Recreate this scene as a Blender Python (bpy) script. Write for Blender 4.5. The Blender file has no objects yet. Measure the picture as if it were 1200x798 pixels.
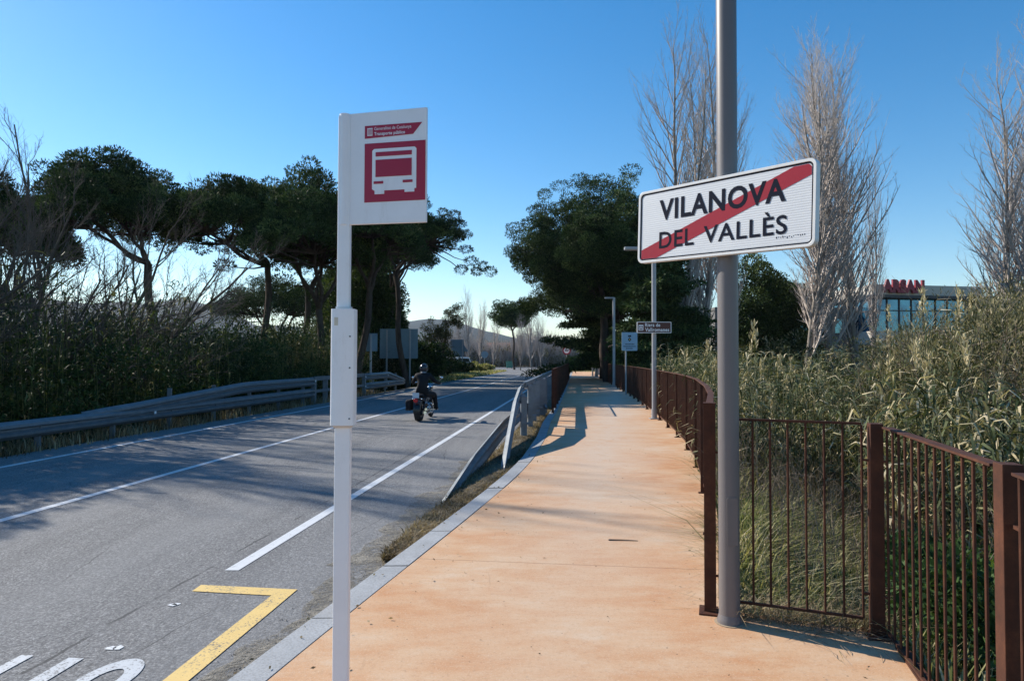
import bpy, bmesh, math, random
import numpy as np
from mathutils import Vector, Matrix

# ------------------------------------------------------------------ camera, light, exposure
S = bpy.context.scene
COL = S.collection
CAMZ = 1.5
cam_d = bpy.data.cameras.new("camera"); cam = bpy.data.objects.new("camera", cam_d); COL.objects.link(cam)
cam_d.sensor_width = 36; cam_d.lens = 24; cam_d.clip_start = 0.05; cam_d.clip_end = 9000
cam.matrix_world = Matrix.Translation((0, 0, CAMZ)) @ Matrix.Rotation(math.radians(90 + 1.58), 4, 'X') @ Matrix.Rotation(0.0030, 4, 'Z')
S.camera = cam

SUN_EL = math.radians(33)
SUN_H = (-0.850, 0.527)                       # horizontal direction towards the sun
world = bpy.data.worlds.new("World"); S.world = world; world.use_nodes = True
nt = world.node_tree
bg = nt.nodes["Background"]
sky = nt.nodes.new("ShaderNodeTexSky"); sky.sky_type = 'NISHITA'; sky.sun_disc = False
sky.sun_elevation = SUN_EL
sky.sun_rotation = math.atan2(SUN_H[0], SUN_H[1])
sky.altitude = 50; sky.air_density = 1.0; sky.dust_density = 0.12; sky.ozone_density = 1.2
hs = nt.nodes.new("ShaderNodeHueSaturation"); hs.inputs['Saturation'].default_value = 1.48
nt.links.new(sky.outputs[0], hs.inputs['Color']); nt.links.new(hs.outputs[0], bg.inputs[0]); hs.inputs['Hue'].default_value = 0.499; bg.inputs[1].default_value = 0.122
sun_d = bpy.data.lights.new("sun", 'SUN'); sun = bpy.data.objects.new("sun", sun_d); COL.objects.link(sun)
sun_d.energy = 5.0; sun_d.angle = math.radians(0.5); sun_d.color = (1.0, 0.93, 0.82)
sv = Vector((SUN_H[0] * math.cos(SUN_EL), SUN_H[1] * math.cos(SUN_EL), math.sin(SUN_EL)))
sun.rotation_euler = sv.to_track_quat('Z', 'Y').to_euler()
S.view_settings.view_transform = 'Standard'; S.view_settings.look = 'None'
S.view_settings.exposure = 0.5; S.view_settings.gamma = 1.0
S.cycles.max_bounces = 6; S.cycles.diffuse_bounces = 3; S.cycles.transparent_max_bounces = 8
S.cycles.volume_bounces = 0

# ------------------------------------------------------------------ helpers
def P(px, D, z=None, py=None):
    """a point at forward distance D seen in column px (height z, or the height seen in row py)"""
    x = (px - 600) / 800 * D
    if z is None: z = CAMZ + (421 - py) / 800 * D
    return Vector((x, D, z))

def tag(o, label=None, cat=None, group=None, kind=None):
    if label: o['label'] = label
    if cat: o['category'] = cat
    if group: o['group'] = group
    if kind: o['kind'] = kind
    return o

def empty(name, loc, rz=0, label=None, cat=None, group=None):
    o = bpy.data.objects.new(name, None); COL.objects.link(o)
    o.location = loc; o.rotation_euler = (0, 0, rz); o.empty_display_size = 0.2
    return tag(o, label, cat, group)

def link(name, me, mat=None, parent=None, smooth=False):
    o = bpy.data.objects.new(name, me); COL.objects.link(o)
    if mat:
        me.materials.clear(); me.materials.append(mat)
    if parent: o.parent = parent
    if smooth:
        me.polygons.foreach_set('use_smooth', [True] * len(me.polygons))
    return o

def npmesh(name, V, F, var=None):
    V = np.asarray(V, dtype=np.float32); F = np.asarray(F, dtype=np.int32)
    me = bpy.data.meshes.new(name)
    n, k = F.shape
    me.vertices.add(len(V)); me.vertices.foreach_set('co', V.ravel())
    me.loops.add(n * k); me.loops.foreach_set('vertex_index', F.ravel())
    me.polygons.add(n)
    me.polygons.foreach_set('loop_start', np.arange(0, n * k, k, dtype=np.int32))
    try: me.polygons.foreach_set('loop_total', np.full(n, k, dtype=np.int32))
    except Exception: pass
    if var is not None:
        a = me.attributes.new('var', 'FLOAT', 'POINT'); a.data.foreach_set('value', np.asarray(var, dtype=np.float32))
    me.update(calc_edges=True)
    return me

class MB:
    def __init__(s): s.v = []; s.f = []
    def add(s, vs, fs):
        b = len(s.v); s.v += [tuple(v) for v in vs]; s.f += [tuple(i + b for i in f) for f in fs]; return s
    def box(s, c, size, rz=0, M=None):
        hx, hy, hz = size[0] / 2, size[1] / 2, size[2] / 2
        R = Matrix.Rotation(rz, 3, 'Z')
        vs = []
        for z in (-hz, hz):
            for x, y in ((-hx, -hy), (hx, -hy), (hx, hy), (-hx, hy)):
                p = R @ Vector((x, y, z)); p = Vector(c) + p
                vs.append(M @ p if M else p)
        return s.add(vs, [(3, 2, 1, 0), (4, 5, 6, 7), (0, 1, 5, 4), (1, 2, 6, 5), (2, 3, 7, 6), (3, 0, 4, 7)])
    def bar(s, a, b, w, h, up=(0, 0, 1)):
        """a rectangular bar from a to b, w across, h along up"""
        a = Vector(a); b = Vector(b); d = (b - a).normalized(); upv = Vector(up)
        sd = d.cross(upv)
        if sd.length < 1e-4: sd = d.cross(Vector((0, 1, 0)))
        sd.normalize(); u = sd.cross(d).normalized()
        vs = []
        for p in (a, b):
            for i, j in ((-1, -1), (1, -1), (1, 1), (-1, 1)):
                vs.append(p + sd * (i * w / 2) + u * (j * h / 2))
        return s.add(vs, [(0, 1, 2, 3), (7, 6, 5, 4), (0, 4, 5, 1), (1, 5, 6, 2), (2, 6, 7, 3), (3, 7, 4, 0)])
    def tube(s, pts, r, n=8, caps=True):
        pts = [Vector(p) for p in pts]
        rs = r if isinstance(r, (list, tuple)) else [r] * len(pts)
        base = len(s.v); ref = None
        for i, p in enumerate(pts):
            d = (pts[min(i + 1, len(pts) - 1)] - pts[max(i - 1, 0)]).normalized()
            if ref is None:
                ref = d.cross(Vector((0, 0, 1)))
                if ref.length < 1e-3: ref = d.cross(Vector((0, 1, 0)))
            ref = (ref - d * ref.dot(d)).normalized(); w = d.cross(ref)
            for k in range(n):
                a = 2 * math.pi * k / n
                s.v.append(tuple(p + (ref * math.cos(a) + w * math.sin(a)) * rs[i]))
        for i in range(len(pts) - 1):
            for k in range(n):
                k2 = (k + 1) % n
                s.f.append((base + i * n + k, base + i * n + k2, base + (i + 1) * n + k2, base + (i + 1) * n + k))
        if caps:
            s.f.append(tuple(base + k for k in reversed(range(n))))
            s.f.append(tuple(base + (len(pts) - 1) * n + k for k in range(n)))
        return s
    def strip(s, A, B):
        """ribbon between two polylines"""
        n = len(A); b = len(s.v)
        s.v += [tuple(p) for p in A] + [tuple(p) for p in B]
        for i in range(n - 1): s.f.append((b + i, b + i + 1, b + n + i + 1, b + n + i))
        return s
    def loft(s, rings, close=True, caps=True):
        n = len(rings[0]); b = len(s.v)
        for r in rings: s.v += [tuple(p) for p in r]
        for i in range(len(rings) - 1):
            for k in range(n if close else n - 1):
                k2 = (k + 1) % n
                s.f.append((b + i * n + k, b + i * n + k2, b + (i + 1) * n + k2, b + (i + 1) * n + k))
        if caps and close:
            s.f.append(tuple(b + k for k in reversed(range(n)))); s.f.append(tuple(b + (len(rings) - 1) * n + k for k in range(n)))
        return s
    def prism(s, poly, y0, y1):
        """polygon in local x,z (counter-clockwise seen from -y) extruded from y0 (front, nearer -y) to y1"""
        n = len(poly); b = len(s.v)
        s.v += [(x, y0, z) for x, z in poly] + [(x, y1, z) for x, z in poly]
        s.f.append(tuple(b + k for k in range(n))); s.f.append(tuple(b + n + k for k in reversed(range(n))))
        for k in range(n):
            k2 = (k + 1) % n
            s.f.append((b + k, b + n + k, b + n + k2, b + k2))
        return s
    def ball(s, c, r, n=10, m=7):
        c = Vector(c); r = r if isinstance(r, (tuple, list)) else (r, r, r)
        rings = []
        for i in range(m + 1):
            t = math.pi * i / m; q = max(math.sin(t), 0.02)
            rings.append([c + Vector((r[0] * q * math.cos(2 * math.pi * k / n), r[1] * q * math.sin(2 * math.pi * k / n), -r[2] * math.cos(t))) for k in range(n)])
        return s.loft(rings)
    def build(s, name, mat, parent=None, smooth=False, bevel=0, auto=False):
        me = bpy.data.meshes.new(name); me.from_pydata(s.v, [], s.f)
        bm = bmesh.new(); bm.from_mesh(me); bmesh.ops.recalc_face_normals(bm, faces=bm.faces)
        if smooth:
            for f in bm.faces: f.smooth = True
            for e in bm.edges:
                if len(e.link_faces) == 2 and e.calc_face_angle(0) > math.radians(40): e.smooth = False
        bm.to_mesh(me); bm.free()
        o = link(name, me, mat, parent)
        if bevel:
            m = o.modifiers.new('b', 'BEVEL'); m.width = bevel; m.segments = 2; m.limit_method = 'ANGLE'
        return o

def rrect(x0, x1, z0, z1, r, n=5):
    p = []
    for cx, cz, a0 in ((x1 - r, z0 + r, -90), (x1 - r, z1 - r, 0), (x0 + r, z1 - r, 90), (x0 + r, z0 + r, 180)):
        for k in range(n + 1):
            a = math.radians(a0 + 90 * k / n); p.append((cx + r * math.cos(a), cz + r * math.sin(a)))
    return p

def text(name, s, x0, x1, z0, z1, y, mat, parent, depth=0.002, bold=0.0, shear=0):
    """lettering fitted into x0..x1, z0..z1 on the local plane y, facing -y"""
    c = bpy.data.curves.new(name, 'FONT'); c.body = s; c.size = 1; c.extrude = 0.0; c.offset = bold; c.resolution_u = 4; c.space_character = 1.08 if bold else 1.0
    t = bpy.data.objects.new(name, c); COL.objects.link(t)
    dg = bpy.context.evaluated_depsgraph_get()
    me = bpy.data.meshes.new_from_object(t.evaluated_get(dg))
    bpy.data.objects.remove(t)
    n = len(me.vertices); co = np.empty(n * 3, dtype=np.float32); me.vertices.foreach_get('co', co); co = co.reshape(-1, 3)
    mn, mx = co.min(0), co.max(0)
    out = np.zeros_like(co)
    out[:, 0] = x0 + (co[:, 0] - mn[0]) / (mx[0] - mn[0]) * (x1 - x0)
    out[:, 2] = z0 + (co[:, 1] - mn[1]) / (mx[1] - mn[1]) * (z1 - z0)
    out[:, 1] = y
    me.vertices.foreach_set('co', out.ravel()); me.polygons.foreach_set('use_smooth', [False] * len(me.polygons)); me.update()
    o = link(name, me, mat, parent)
    if depth:
        m = o.modifiers.new('s', 'SOLIDIFY'); m.thickness = depth; m.offset = 0
    return o

def noise1(x, seed=0):
    return (math.sin(x * 1.7 + seed) + math.sin(x * 3.1 + seed * 2.3) * .6 + math.sin(x * 6.7 + seed * 1.1) * .3) / 1.9

# ------------------------------------------------------------------ materials
def mat(name, base=(.5, .5, .5), rough=.7, metal=0.0, spec=.5):
    m = bpy.data.materials.new(name); m.use_nodes = True
    b = m.node_tree.nodes['Principled BSDF']
    b.inputs['Base Color'].default_value = (*base, 1); b.inputs['Roughness'].default_value = rough
    b.inputs['Metallic'].default_value = metal
    b.inputs['Specular IOR Level'].default_value = spec
    return m

class NT:
    def __init__(s, m): s.t = m.node_tree; s.b = s.t.nodes['Principled BSDF']; s.tc = None
    def n(s, k, **kw):
        x = s.t.nodes.new(k)
        for a, v in kw.items(): setattr(x, a, v)
        return x
    def l(s, a, b): s.t.links.new(a, b)
    def pos(s):
        if not s.tc: s.tc = s.n('ShaderNodeTexCoord')
        return s.tc.outputs['Object']
    def noise(s, scale, detail=4, rough=.6, vec=None, stretch=None):
        x = s.n('ShaderNodeTexNoise'); x.inputs['Scale'].default_value = scale; x.inputs['Detail'].default_value = detail; x.inputs['Roughness'].default_value = rough
        v = vec or s.pos()
        if stretch:
            mp = s.n('ShaderNodeMapping'); mp.inputs['Scale'].default_value = stretch[:3]
            if len(stretch) > 3: mp.inputs['Rotation'].default_value = (0, 0, stretch[3])
            s.l(v, mp.inputs[0]); v = mp.outputs[0]
        s.l(v, x.inputs['Vector']); return x.outputs[0]
    def ramp(s, f, stops, interp='LINEAR'):
        r = s.n('ShaderNodeValToRGB'); r.color_ramp.interpolation = interp
        e = r.color_ramp.elements
        while len(e) < len(stops): e.new(.5)
        for i, (p, c) in enumerate(stops):
            e[i].position = p; e[i].color = (*c, 1) if len(c) == 3 else c
        s.l(f, r.inputs[0]); return r.outputs[0]
    def mix(s, f, a, b, mode='MIX'):
        x = s.n('ShaderNodeMix', data_type='RGBA', blend_type=mode)
        if hasattr(f, 'links') or not isinstance(f, (int, float)): s.l(f, x.inputs[0])
        else: x.inputs[0].default_value = f
        for i, c in ((6, a), (7, b)):
            if isinstance(c, tuple): x.inputs[i].default_value = (*c, 1)
            else: s.l(c, x.inputs[i])
        return x.outputs[2]
    def math(s, op, a, b=0.5):
        x = s.n('ShaderNodeMath', operation=op)
        for i, v in ((0, a), (1, b)):
            if isinstance(v, (int, float)): x.inputs[i].default_value = v
            else: s.l(v, x.inputs[i])
        return x.outputs[0]
    def bump(s, h, strength=.3, dist=.01):
        x = s.n('ShaderNodeBump'); x.inputs['Strength'].default_value = strength; x.inputs['Distance'].default_value = dist
        s.l(h, x.inputs['Height']); s.l(x.outputs[0], s.b.inputs['Normal'])
    def col(s, c): s.l(c, s.b.inputs['Base Color'])

def g(v): return (v, v, v)

def asphalt_mat():
    m = mat('asphalt', rough=.88, spec=.25); t = NT(m)
    fine = t.noise(75, 2, .9); coarse = t.noise(28, 3, .8, stretch=(1.6, .5, 1, -.0955)); big = t.noise(.55, 4, .6); streak = t.noise(1.3, 4, .6, stretch=(4, .35, 1, -.0955))
    c = t.ramp(fine, [(.30, g(.04)), (.45, (.148, .147, .15)), (.60, (.235, .234, .236)), (.78, (.42, .415, .41))])
    vg = t.n('ShaderNodeTexVoronoi', feature='F1'); vg.inputs['Scale'].default_value = 95; t.l(t.pos(), vg.inputs['Vector'])
    sp = t.n('ShaderNodeSeparateXYZ'); t.l(vg.outputs['Color'], sp.inputs[0])
    c = t.mix(t.ramp(sp.outputs[0], [(.0, g(.55)), (.35, g(0))]), c, (.07, .07, .075)); c = t.mix(t.ramp(sp.outputs[0], [(.72, g(0)), (1, g(.6))]), c, (.46, .455, .44))
    c = t.mix(t.ramp(coarse, [(.34, g(.7)), (.44, g(0))]), c, (.06, .06, .065))
    c = t.mix(t.ramp(big, [(.35, g(0)), (.7, g(.35))]), c, (.235, .23, .22))
    c = t.mix(t.ramp(streak, [(.42, g(0)), (.75, g(.38))]), c, (.085, .087, .092))
    vor = t.n('ShaderNodeTexVoronoi', feature='F1'); vor.inputs['Scale'].default_value = 26; t.l(t.pos(), vor.inputs['Vector'])
    holes = t.math('MULTIPLY', t.math('LESS_THAN', vor.outputs['Distance'], .2), t.ramp(t.noise(1.1, 3), [(.45, g(0)), (.62, g(.85))]))
    c = t.mix(holes, c, (.035, .035, .037))
    sx = t.n('ShaderNodeSeparateXYZ'); t.l(t.pos(), sx.inputs[0])
    ln = t.math('SUBTRACT', sx.outputs[0], t.math('MULTIPLY', sx.outputs[1], .0958))
    tr = t.math('PINGPONG', t.math('ADD', t.math('ADD', ln, 2.65), t.math('MULTIPLY', t.noise(.5, 3), .3)), .78)
    c = t.mix(t.ramp(tr, [(.0, g(.0)), (.25, g(.0)), (.78, g(.28))]), c, (.25, .25, .25))
    oil = t.ramp(t.noise(.9, 6, .8), [(.60, g(0)), (.72, g(.45))]); c = t.mix(oil, c, (.07, .07, .075))
    seam = t.math('LESS_THAN', t.math('ABSOLUTE', t.math('ADD', t.math('ADD', ln, 2.78), t.math('MULTIPLY', t.noise(3, 4, .7), .07)), 0), .012)
    c = t.mix(t.math('MULTIPLY', seam, t.ramp(t.noise(2.5, 4), [(.42, g(0)), (.55, g(.75))])), c, (.05, .05, .052))
    # thin meandering cracks along the lane
    v2 = t.n('ShaderNodeTexVoronoi', feature='DISTANCE_TO_EDGE'); v2.inputs['Scale'].default_value = .42
    mp = t.n('ShaderNodeMapping'); mp.inputs['Scale'].default_value = (1.6, .5, 1)
    nz = t.n('ShaderNodeTexNoise'); nz.inputs['Scale'].default_value = 1.5; nz.inputs['Detail'].default_value = 8; t.l(t.pos(), nz.inputs['Vector']); ad = t.mix(.12, t.pos(), nz.outputs[1]); t.l(ad, mp.inputs[0]); t.l(mp.outputs[0], v2.inputs['Vector'])
    cr = t.math('MULTIPLY', t.math('LESS_THAN', v2.outputs['Distance'], .003), t.ramp(t.noise(.6, 3), [(.5, g(0)), (.6, g(1))]))
    c = t.mix(t.math('MULTIPLY', cr, .6), c, (.06, .06, .06))
    t.col(c); t.bump(t.math('ADD', fine, coarse), .55, .006); return m

def path_mat():
    m = mat('orange_concrete', rough=.8, spec=.3); t = NT(m)
    big = t.noise(.75, 5, .62); mid = t.noise(2.6, 6, .7, stretch=(1, 2.2, 1)); fine = t.noise(38, 5, .85); tiny = t.noise(100, 2, .8)
    sep = t.n('ShaderNodeSeparateXYZ'); t.l(t.pos(), sep.inputs[0])
    c = t.ramp(t.math('ADD', t.math('MULTIPLY', big, .6), t.math('MULTIPLY', mid, .4)), [(.32, (.47, .20, .08)), (.43, (.54, .285, .14)), (.54, (.58, .37, .22)), (.66, (.61, .47, .34))])
    # worn pale along the middle where people walk, orange towards both edges
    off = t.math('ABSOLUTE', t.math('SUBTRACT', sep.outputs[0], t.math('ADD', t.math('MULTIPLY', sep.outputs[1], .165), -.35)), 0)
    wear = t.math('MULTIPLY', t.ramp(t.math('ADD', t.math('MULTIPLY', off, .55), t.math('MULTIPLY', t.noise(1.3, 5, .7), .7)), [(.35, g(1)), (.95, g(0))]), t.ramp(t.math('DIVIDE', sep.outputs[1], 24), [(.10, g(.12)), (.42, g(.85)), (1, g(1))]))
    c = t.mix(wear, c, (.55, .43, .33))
    c = t.mix(t.ramp(t.noise(1.6, 6, .75), [(.53, g(0)), (.70, g(.5))]), c, (.49, .225, .09))
    c = t.mix(t.ramp(t.noise(5, 6, .75, stretch=(.6, 2, 1)), [(.52, g(0)), (.68, g(.3))]), c, (.58, .45, .33))
    c = t.mix(t.ramp(fine, [(.34, g(.5)), (.47, g(0))]), c, (.33, .19, .11))
    c = t.mix(t.ramp(tiny, [(.54, g(0)), (.68, g(.45))]), c, (.66, .54, .43))
    # speckles of dirt
    vor = t.n('ShaderNodeTexVoronoi', feature='F1'); vor.inputs['Scale'].default_value = 9; t.l(t.pos(), vor.inputs['Vector'])
    c = t.mix(t.math('MULTIPLY', t.math('LESS_THAN', vor.outputs['Distance'], .05), .7), c, (.16, .10, .06))
    # hairline cracks
    v2 = t.n('ShaderNodeTexVoronoi', feature='DISTANCE_TO_EDGE'); v2.inputs['Scale'].default_value = .5
    nz = t.n('ShaderNodeTexNoise'); nz.inputs['Scale'].default_value = 2.2; nz.inputs['Detail'].default_value = 6; t.l(t.pos(), nz.inputs['Vector'])
    ad = t.mix(.11, t.pos(), nz.outputs[1]); t.l(ad, v2.inputs['Vector'])
    cr = t.math('MULTIPLY', t.math('LESS_THAN', v2.outputs['Distance'], .0022), t.ramp(t.noise(.8, 2), [(.55, g(0)), (.62, g(.35))]))
    c = t.mix(cr, c, (.28, .16, .09))
    # saw-cut joints every few metres across the path
    sn = t.math('PINGPONG', t.math('ADD', t.math('ADD', sep.outputs[1], t.math('MULTIPLY', sep.outputs[0], .12)), -.9), 2.1)
    j = t.math('LESS_THAN', sn, .006)
    c = t.mix(t.math('MULTIPLY', j, .65), c, (.27, .14, .07))
    t.col(c); t.bump(t.math('ADD', fine, mid), .25, .006); return m

def kerb_mat():
    m = mat('grey_kerb', rough=.85); t = NT(m)
    c = t.ramp(t.noise(3, 6, .7), [(.3, (.29, .30, .31)), (.7, (.40, .41, .42))])
    c = t.mix(t.ramp(t.noise(70, 3), [(.35, g(.5)), (.55, g(0))]), c, (.17, .17, .17))
    c = t.mix(t.ramp(t.noise(1.4, 5), [(.5, g(0)), (.75, g(.35))]), c, (.42, .33, .25))
    t.col(c); t.bump(t.noise(60, 3), .3, .004); return m

def paint_mat(name, col, wear=.52):
    m = mat(name, rough=.7); t = NT(m)
    n1 = t.noise(60, 5, .75); n2 = t.noise(5, 4, .6)
    f = t.ramp(t.math('ADD', t.math('MULTIPLY', n1, .7), t.math('MULTIPLY', n2, .3)), [(wear - .19, g(0)), (wear - .11, g(1))])
    base = t.mix(t.ramp(t.noise(9, 4), [(.35, g(.25)), (.65, g(0))]), col, tuple(c * .72 for c in col))
    t.col(t.mix(f, (.11, .11, .115), base)); t.bump(n1, .3, .003); return m

def dirt_mat(name, a, b, c3, scale=2):
    m = mat(name, rough=.95, spec=.1); t = NT(m)
    c = t.ramp(t.noise(scale, 7, .7), [(.3, a), (.5, b), (.7, c3)])
    c = t.mix(t.ramp(t.noise(50, 4, .8), [(.4, g(.6)), (.6, g(0))]), c, tuple(x * .45 for x in a))
    t.col(c); t.bump(t.noise(30, 5, .8), .8, .03); return m

def rust_mat():
    m = mat('rusted_steel', rough=.8, spec=.3); t = NT(m)
    c = t.ramp(t.noise(6, 6, .7), [(.3, (.040, .016, .010)), (.5, (.072, .026, .014)), (.7, (.12, .044, .021))])
    c = t.mix(t.ramp(t.noise(120, 3, .7), [(.35, g(.4)), (.6, g(0))]), c, (.05, .02, .012))
    t.col(c); t.bump(t.noise(150, 3), .25, .002); return m

def galv_mat(name='galvanised_steel', a=(.25, .27, .29), b=(.36, .385, .40), metal=.35):
    m = mat(name, rough=.5, metal=metal); t = NT(m)
    c = t.ramp(t.noise(5, 6, .7), [(.3, a), (.7, b)])
    c = t.mix(t.ramp(t.noise(22, 4, .7), [(.55, g(0)), (.72, g(.35))]), c, (.15, .12, .1))
    t.col(c); t.bump(t.noise(60, 3), .1, .002); return m

def painted_metal(name, base, rough=.45, var=.12, dirt=(.3, .26, .22), d=.3, spec=.5):
    m = mat(name, rough=rough, spec=spec); t = NT(m)
    c = t.ramp(t.noise(3, 5, .7), [(.3, tuple(x * (1 - var) for x in base)), (.7, tuple(min(1, x * (1 + var * .5)) for x in base))])
    c = t.mix(t.ramp(t.noise(9, 6, .8, stretch=(1, 1, .25)), [(.56, g(0)), (.8, g(d))]), c, dirt)
    t.col(c); t.bump(t.noise(90, 2), .05, .001); return m

def leaf_mat(name, stops, trans=.35, rough=.6, spec=.12):
    """leaves: colour picked per leaf through the mesh attribute var, with light passing through"""
    m = mat(name, rough=rough, spec=spec); t = NT(m)
    at = t.n('ShaderNodeAttribute', attribute_name='var')
    c = t.ramp(at.outputs['Fac'], stops)
    t.col(c)
    if trans:
        tr = t.n('ShaderNodeBsdfTranslucent'); t.l(t.mix(1.0, c, (1.0, 1.0, .55), 'MULTIPLY'), tr.inputs[0])
        mx = t.n('ShaderNodeMixShader'); mx.inputs[0].default_value = trans
        t.l(t.b.outputs[0], mx.inputs[1]); t.l(tr.outputs[0], mx.inputs[2])
        t.l(mx.outputs[0], t.t.nodes['Material Output'].inputs[0])
    return m

def bark_mat(name, a, b, scale=6):
    m = mat(name, rough=.9, spec=.15); t = NT(m)
    t.col(t.ramp(t.noise(scale, 6, .75, stretch=(1, 1, .3)), [(.3, a), (.7, b)])); t.bump(t.noise(scale * 3, 5, .7, stretch=(1, 1, .3)), .6, .03); return m

M = {}
M['asphalt'] = asphalt_mat(); M['path'] = path_mat(); M['kerb'] = kerb_mat()
M['white_paint'] = paint_mat('white_road_paint', (.62, .635, .65), .545); M['yellow_paint'] = paint_mat('yellow_road_paint', (.72, .50, .17), .565)
M['faded_paint'] = paint_mat('faded_road_paint', (.50, .525, .55), .60)
M['ground'] = dirt_mat('earth_and_weeds', (.06, .06, .03), (.10, .09, .05), (.15, .13, .08), 1.2)
M['verge'] = dirt_mat('dry_verge', (.11, .085, .055), (.20, .165, .115), (.32, .28, .21), 3)
M['grit'] = dirt_mat('pale_grit', (.27, .25, .215), (.36, .33, .28), (.44, .40, .34), 4)
t_ = NT(M['grit']); tp_ = t_.n('ShaderNodeBsdfTransparent'); mx_ = t_.n('ShaderNodeMixShader')
t_.l(t_.ramp(t_.math('ADD', t_.math('MULTIPLY', t_.noise(3.2, 4, .7), .55), t_.math('MULTIPLY', t_.noise(34, 4, .85), .45)), [(.42, g(0)), (.56, g(1))]), mx_.inputs[0])
t_.l(tp_.outputs[0], mx_.inputs[1]); t_.l(t_.b.outputs[0], mx_.inputs[2]); t_.l(mx_.outputs[0], t_.t.nodes['Material Output'].inputs[0])
M['rust'] = rust_mat(); M['galv'] = galv_mat('galvanised_steel', (.15, .17, .19), (.25, .275, .295), .3); M['galv_dull'] = galv_mat('weathered_steel', (.11, .13, .15), (.18, .205, .225), .2)
M['white_post'] = painted_metal('white_painted_metal', (.86, .865, .88), .35, .06, (.52, .47, .42), .4)
M['grey_post'] = painted_metal('grey_painted_metal', (.165, .15, .15), .42, .06, (.2, .18, .16), .25)
M['lamp_post'] = painted_metal('lamp_post_grey', (.34, .345, .36), .4)
M['red'] = painted_metal('crimson_vinyl', (.38, .010, .045), .4, .04, (.3, .02, .04), .1)
M['stripe'] = painted_metal('faded_crimson', (.32, .010, .032), .6, .10, (.36, .06, .08), .3, .2)
M['black'] = painted_metal('black_letter_vinyl', (.008, .012, .026), .8, .1, (.02, .02, .03), .2, .1)
M['brown_sign'] = painted_metal('brown_sign_paint', (.085, .022, .016), .5)
M['sign_blue'] = painted_metal('pale_blue_sign', (.33, .46, .57), .5)
M['sign_back'] = painted_metal('grey_sign_back', (.17, .25, .30), .7)
M['sticker'] = painted_metal('old_sticker_glue', (.62, .58, .47), .8, .2)
M['dark_plastic'] = mat('dark_plastic', (.02, .02, .022), .5)
M['tyre'] = mat('tyre_rubber', (.016, .016, .017), .8)
M['bike_paint'] = mat('black_bike_paint', (.012, .012, .014), .25)
M['chrome'] = mat('chrome', (.62, .63, .65), .18, 1.0)
M['tail_red'] = mat('red_tail_light', (.55, .015, .02), .25)
M['plate'] = mat('number_plate', (.55, .6, .66), .5)
M['leather'] = mat('black_leather', (.012, .012, .014), .7, 0, .2)
M['helmet'] = mat('dark_helmet', (.03, .03, .035), .18)
M['skin'] = mat('skin', (.42, .26, .19), .55)
M['jeans'] = mat('dark_jeans', (.02, .022, .03), .85)
M['white_van'] = mat('white_car_paint', (.7, .7, .7), .3)
M['glass_dark'] = mat('dark_glass', (.02, .03, .035), .08)

def sign_face():
    m = mat('ribbed_white_sign_face', (.66, .68, .71), .45); t = NT(m)
    sep = t.n('ShaderNodeSeparateXYZ'); t.l(t.pos(), sep.inputs[0])
    rib = t.math('PINGPONG', sep.outputs[2], .0065)
    line = t.math('LESS_THAN', rib, .0009)
    c = t.ramp(t.noise(2.5, 6, .7), [(.3, (.58, .60, .63)), (.7, (.66, .68, .70))])
    c = t.mix(t.math('MULTIPLY', line, .30), c, (.42, .44, .48))
    c = t.mix(t.ramp(t.noise(14, 6, .8), [(.62, g(0)), (.78, g(.4))]), c, (.45, .42, .38))
    t.col(c); t.bump(rib, .5, .2); return m
M['sign_face'] = sign_face()
M['sign_rim'] = painted_metal('white_sign_rim', (.70, .70, .69), .4, .05, (.35, .22, .14), .5)

# ------------------------------------------------------------------ layout curves (x of a line at forward distance y)
def interp(pts):
    ys = [p[0] for p in pts]; xs = [p[1] for p in pts]
    return lambda y: float(np.interp(y, ys, xs))
SL = 0.0958
lane_r = lambda y: -2.61 + SL * y
lane_c = lambda y: -5.67 + SL * y
lane_l = lambda y: -8.42 + SL * y
rail_l = lambda y: -9.52 + SL * y
kerb_pts = [(-8, -2.55), (-3, -2.05), (0, -1.80), (2, -1.57), (3.18, -1.34), (4.18, -1.12), (5.02, -.93), (6.63, -.57), (8.05, -.27), (8.96, -.09), (10.43, .15), (13.2, .47), (16.4, .74), (20, 1.14), (33, 2.42), (60, 5.0), (85, 7.4)]
ky = np.array([p[0] for p in kerb_pts]); kx = np.array([p[1] for p in kerb_pts])
# smooth the kerb a little
yy = np.linspace(-8, 85, 373); xx = np.interp(yy, ky, kx); ker = np.hanning(7); ker /= ker.sum()
xs_ = np.convolve(np.pad(xx, 3, mode='edge'), ker, 'valid')
kerb = lambda y: float(np.interp(y, yy, xs_))
fence_pts = [(-8, -.3), (-2, .6), (.5, 1.25), (2.32, 1.68), (3.78, 2.02), (3.95, 1.75), (4.12, 1.19), (5.5, 1.60), (7.1, 2.02), (9.7, 2.62), (11.9, 3.02), (13.6, 3.26), (15.4, 3.49), (17.4, 3.73), (20.3, 4.05), (22.6, 4.32), (25, 4.58), (28.6, 4.92), (35, 5.45), (45, 6.35), (85, 10.2)]
edge_r = interp([(-8, -.25), (-2, .68), (.5, 1.35), (2.3, 1.78), (3.70, 2.08), (3.82, 2.02), (4.16, 1.26), (5.5, 1.69), (7.1, 2.11)] + [(y, x + .1) for y, x in fence_pts if y > 8])
verge_in = interp([(5.3, -1.0), (5.56, -1.03), (6.6, -.93), (7.66, -.74), (10, -.48), (14.2, -.02), (20, .55), (33, 1.8), (60, 4.4), (85, 7.0)])

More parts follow.
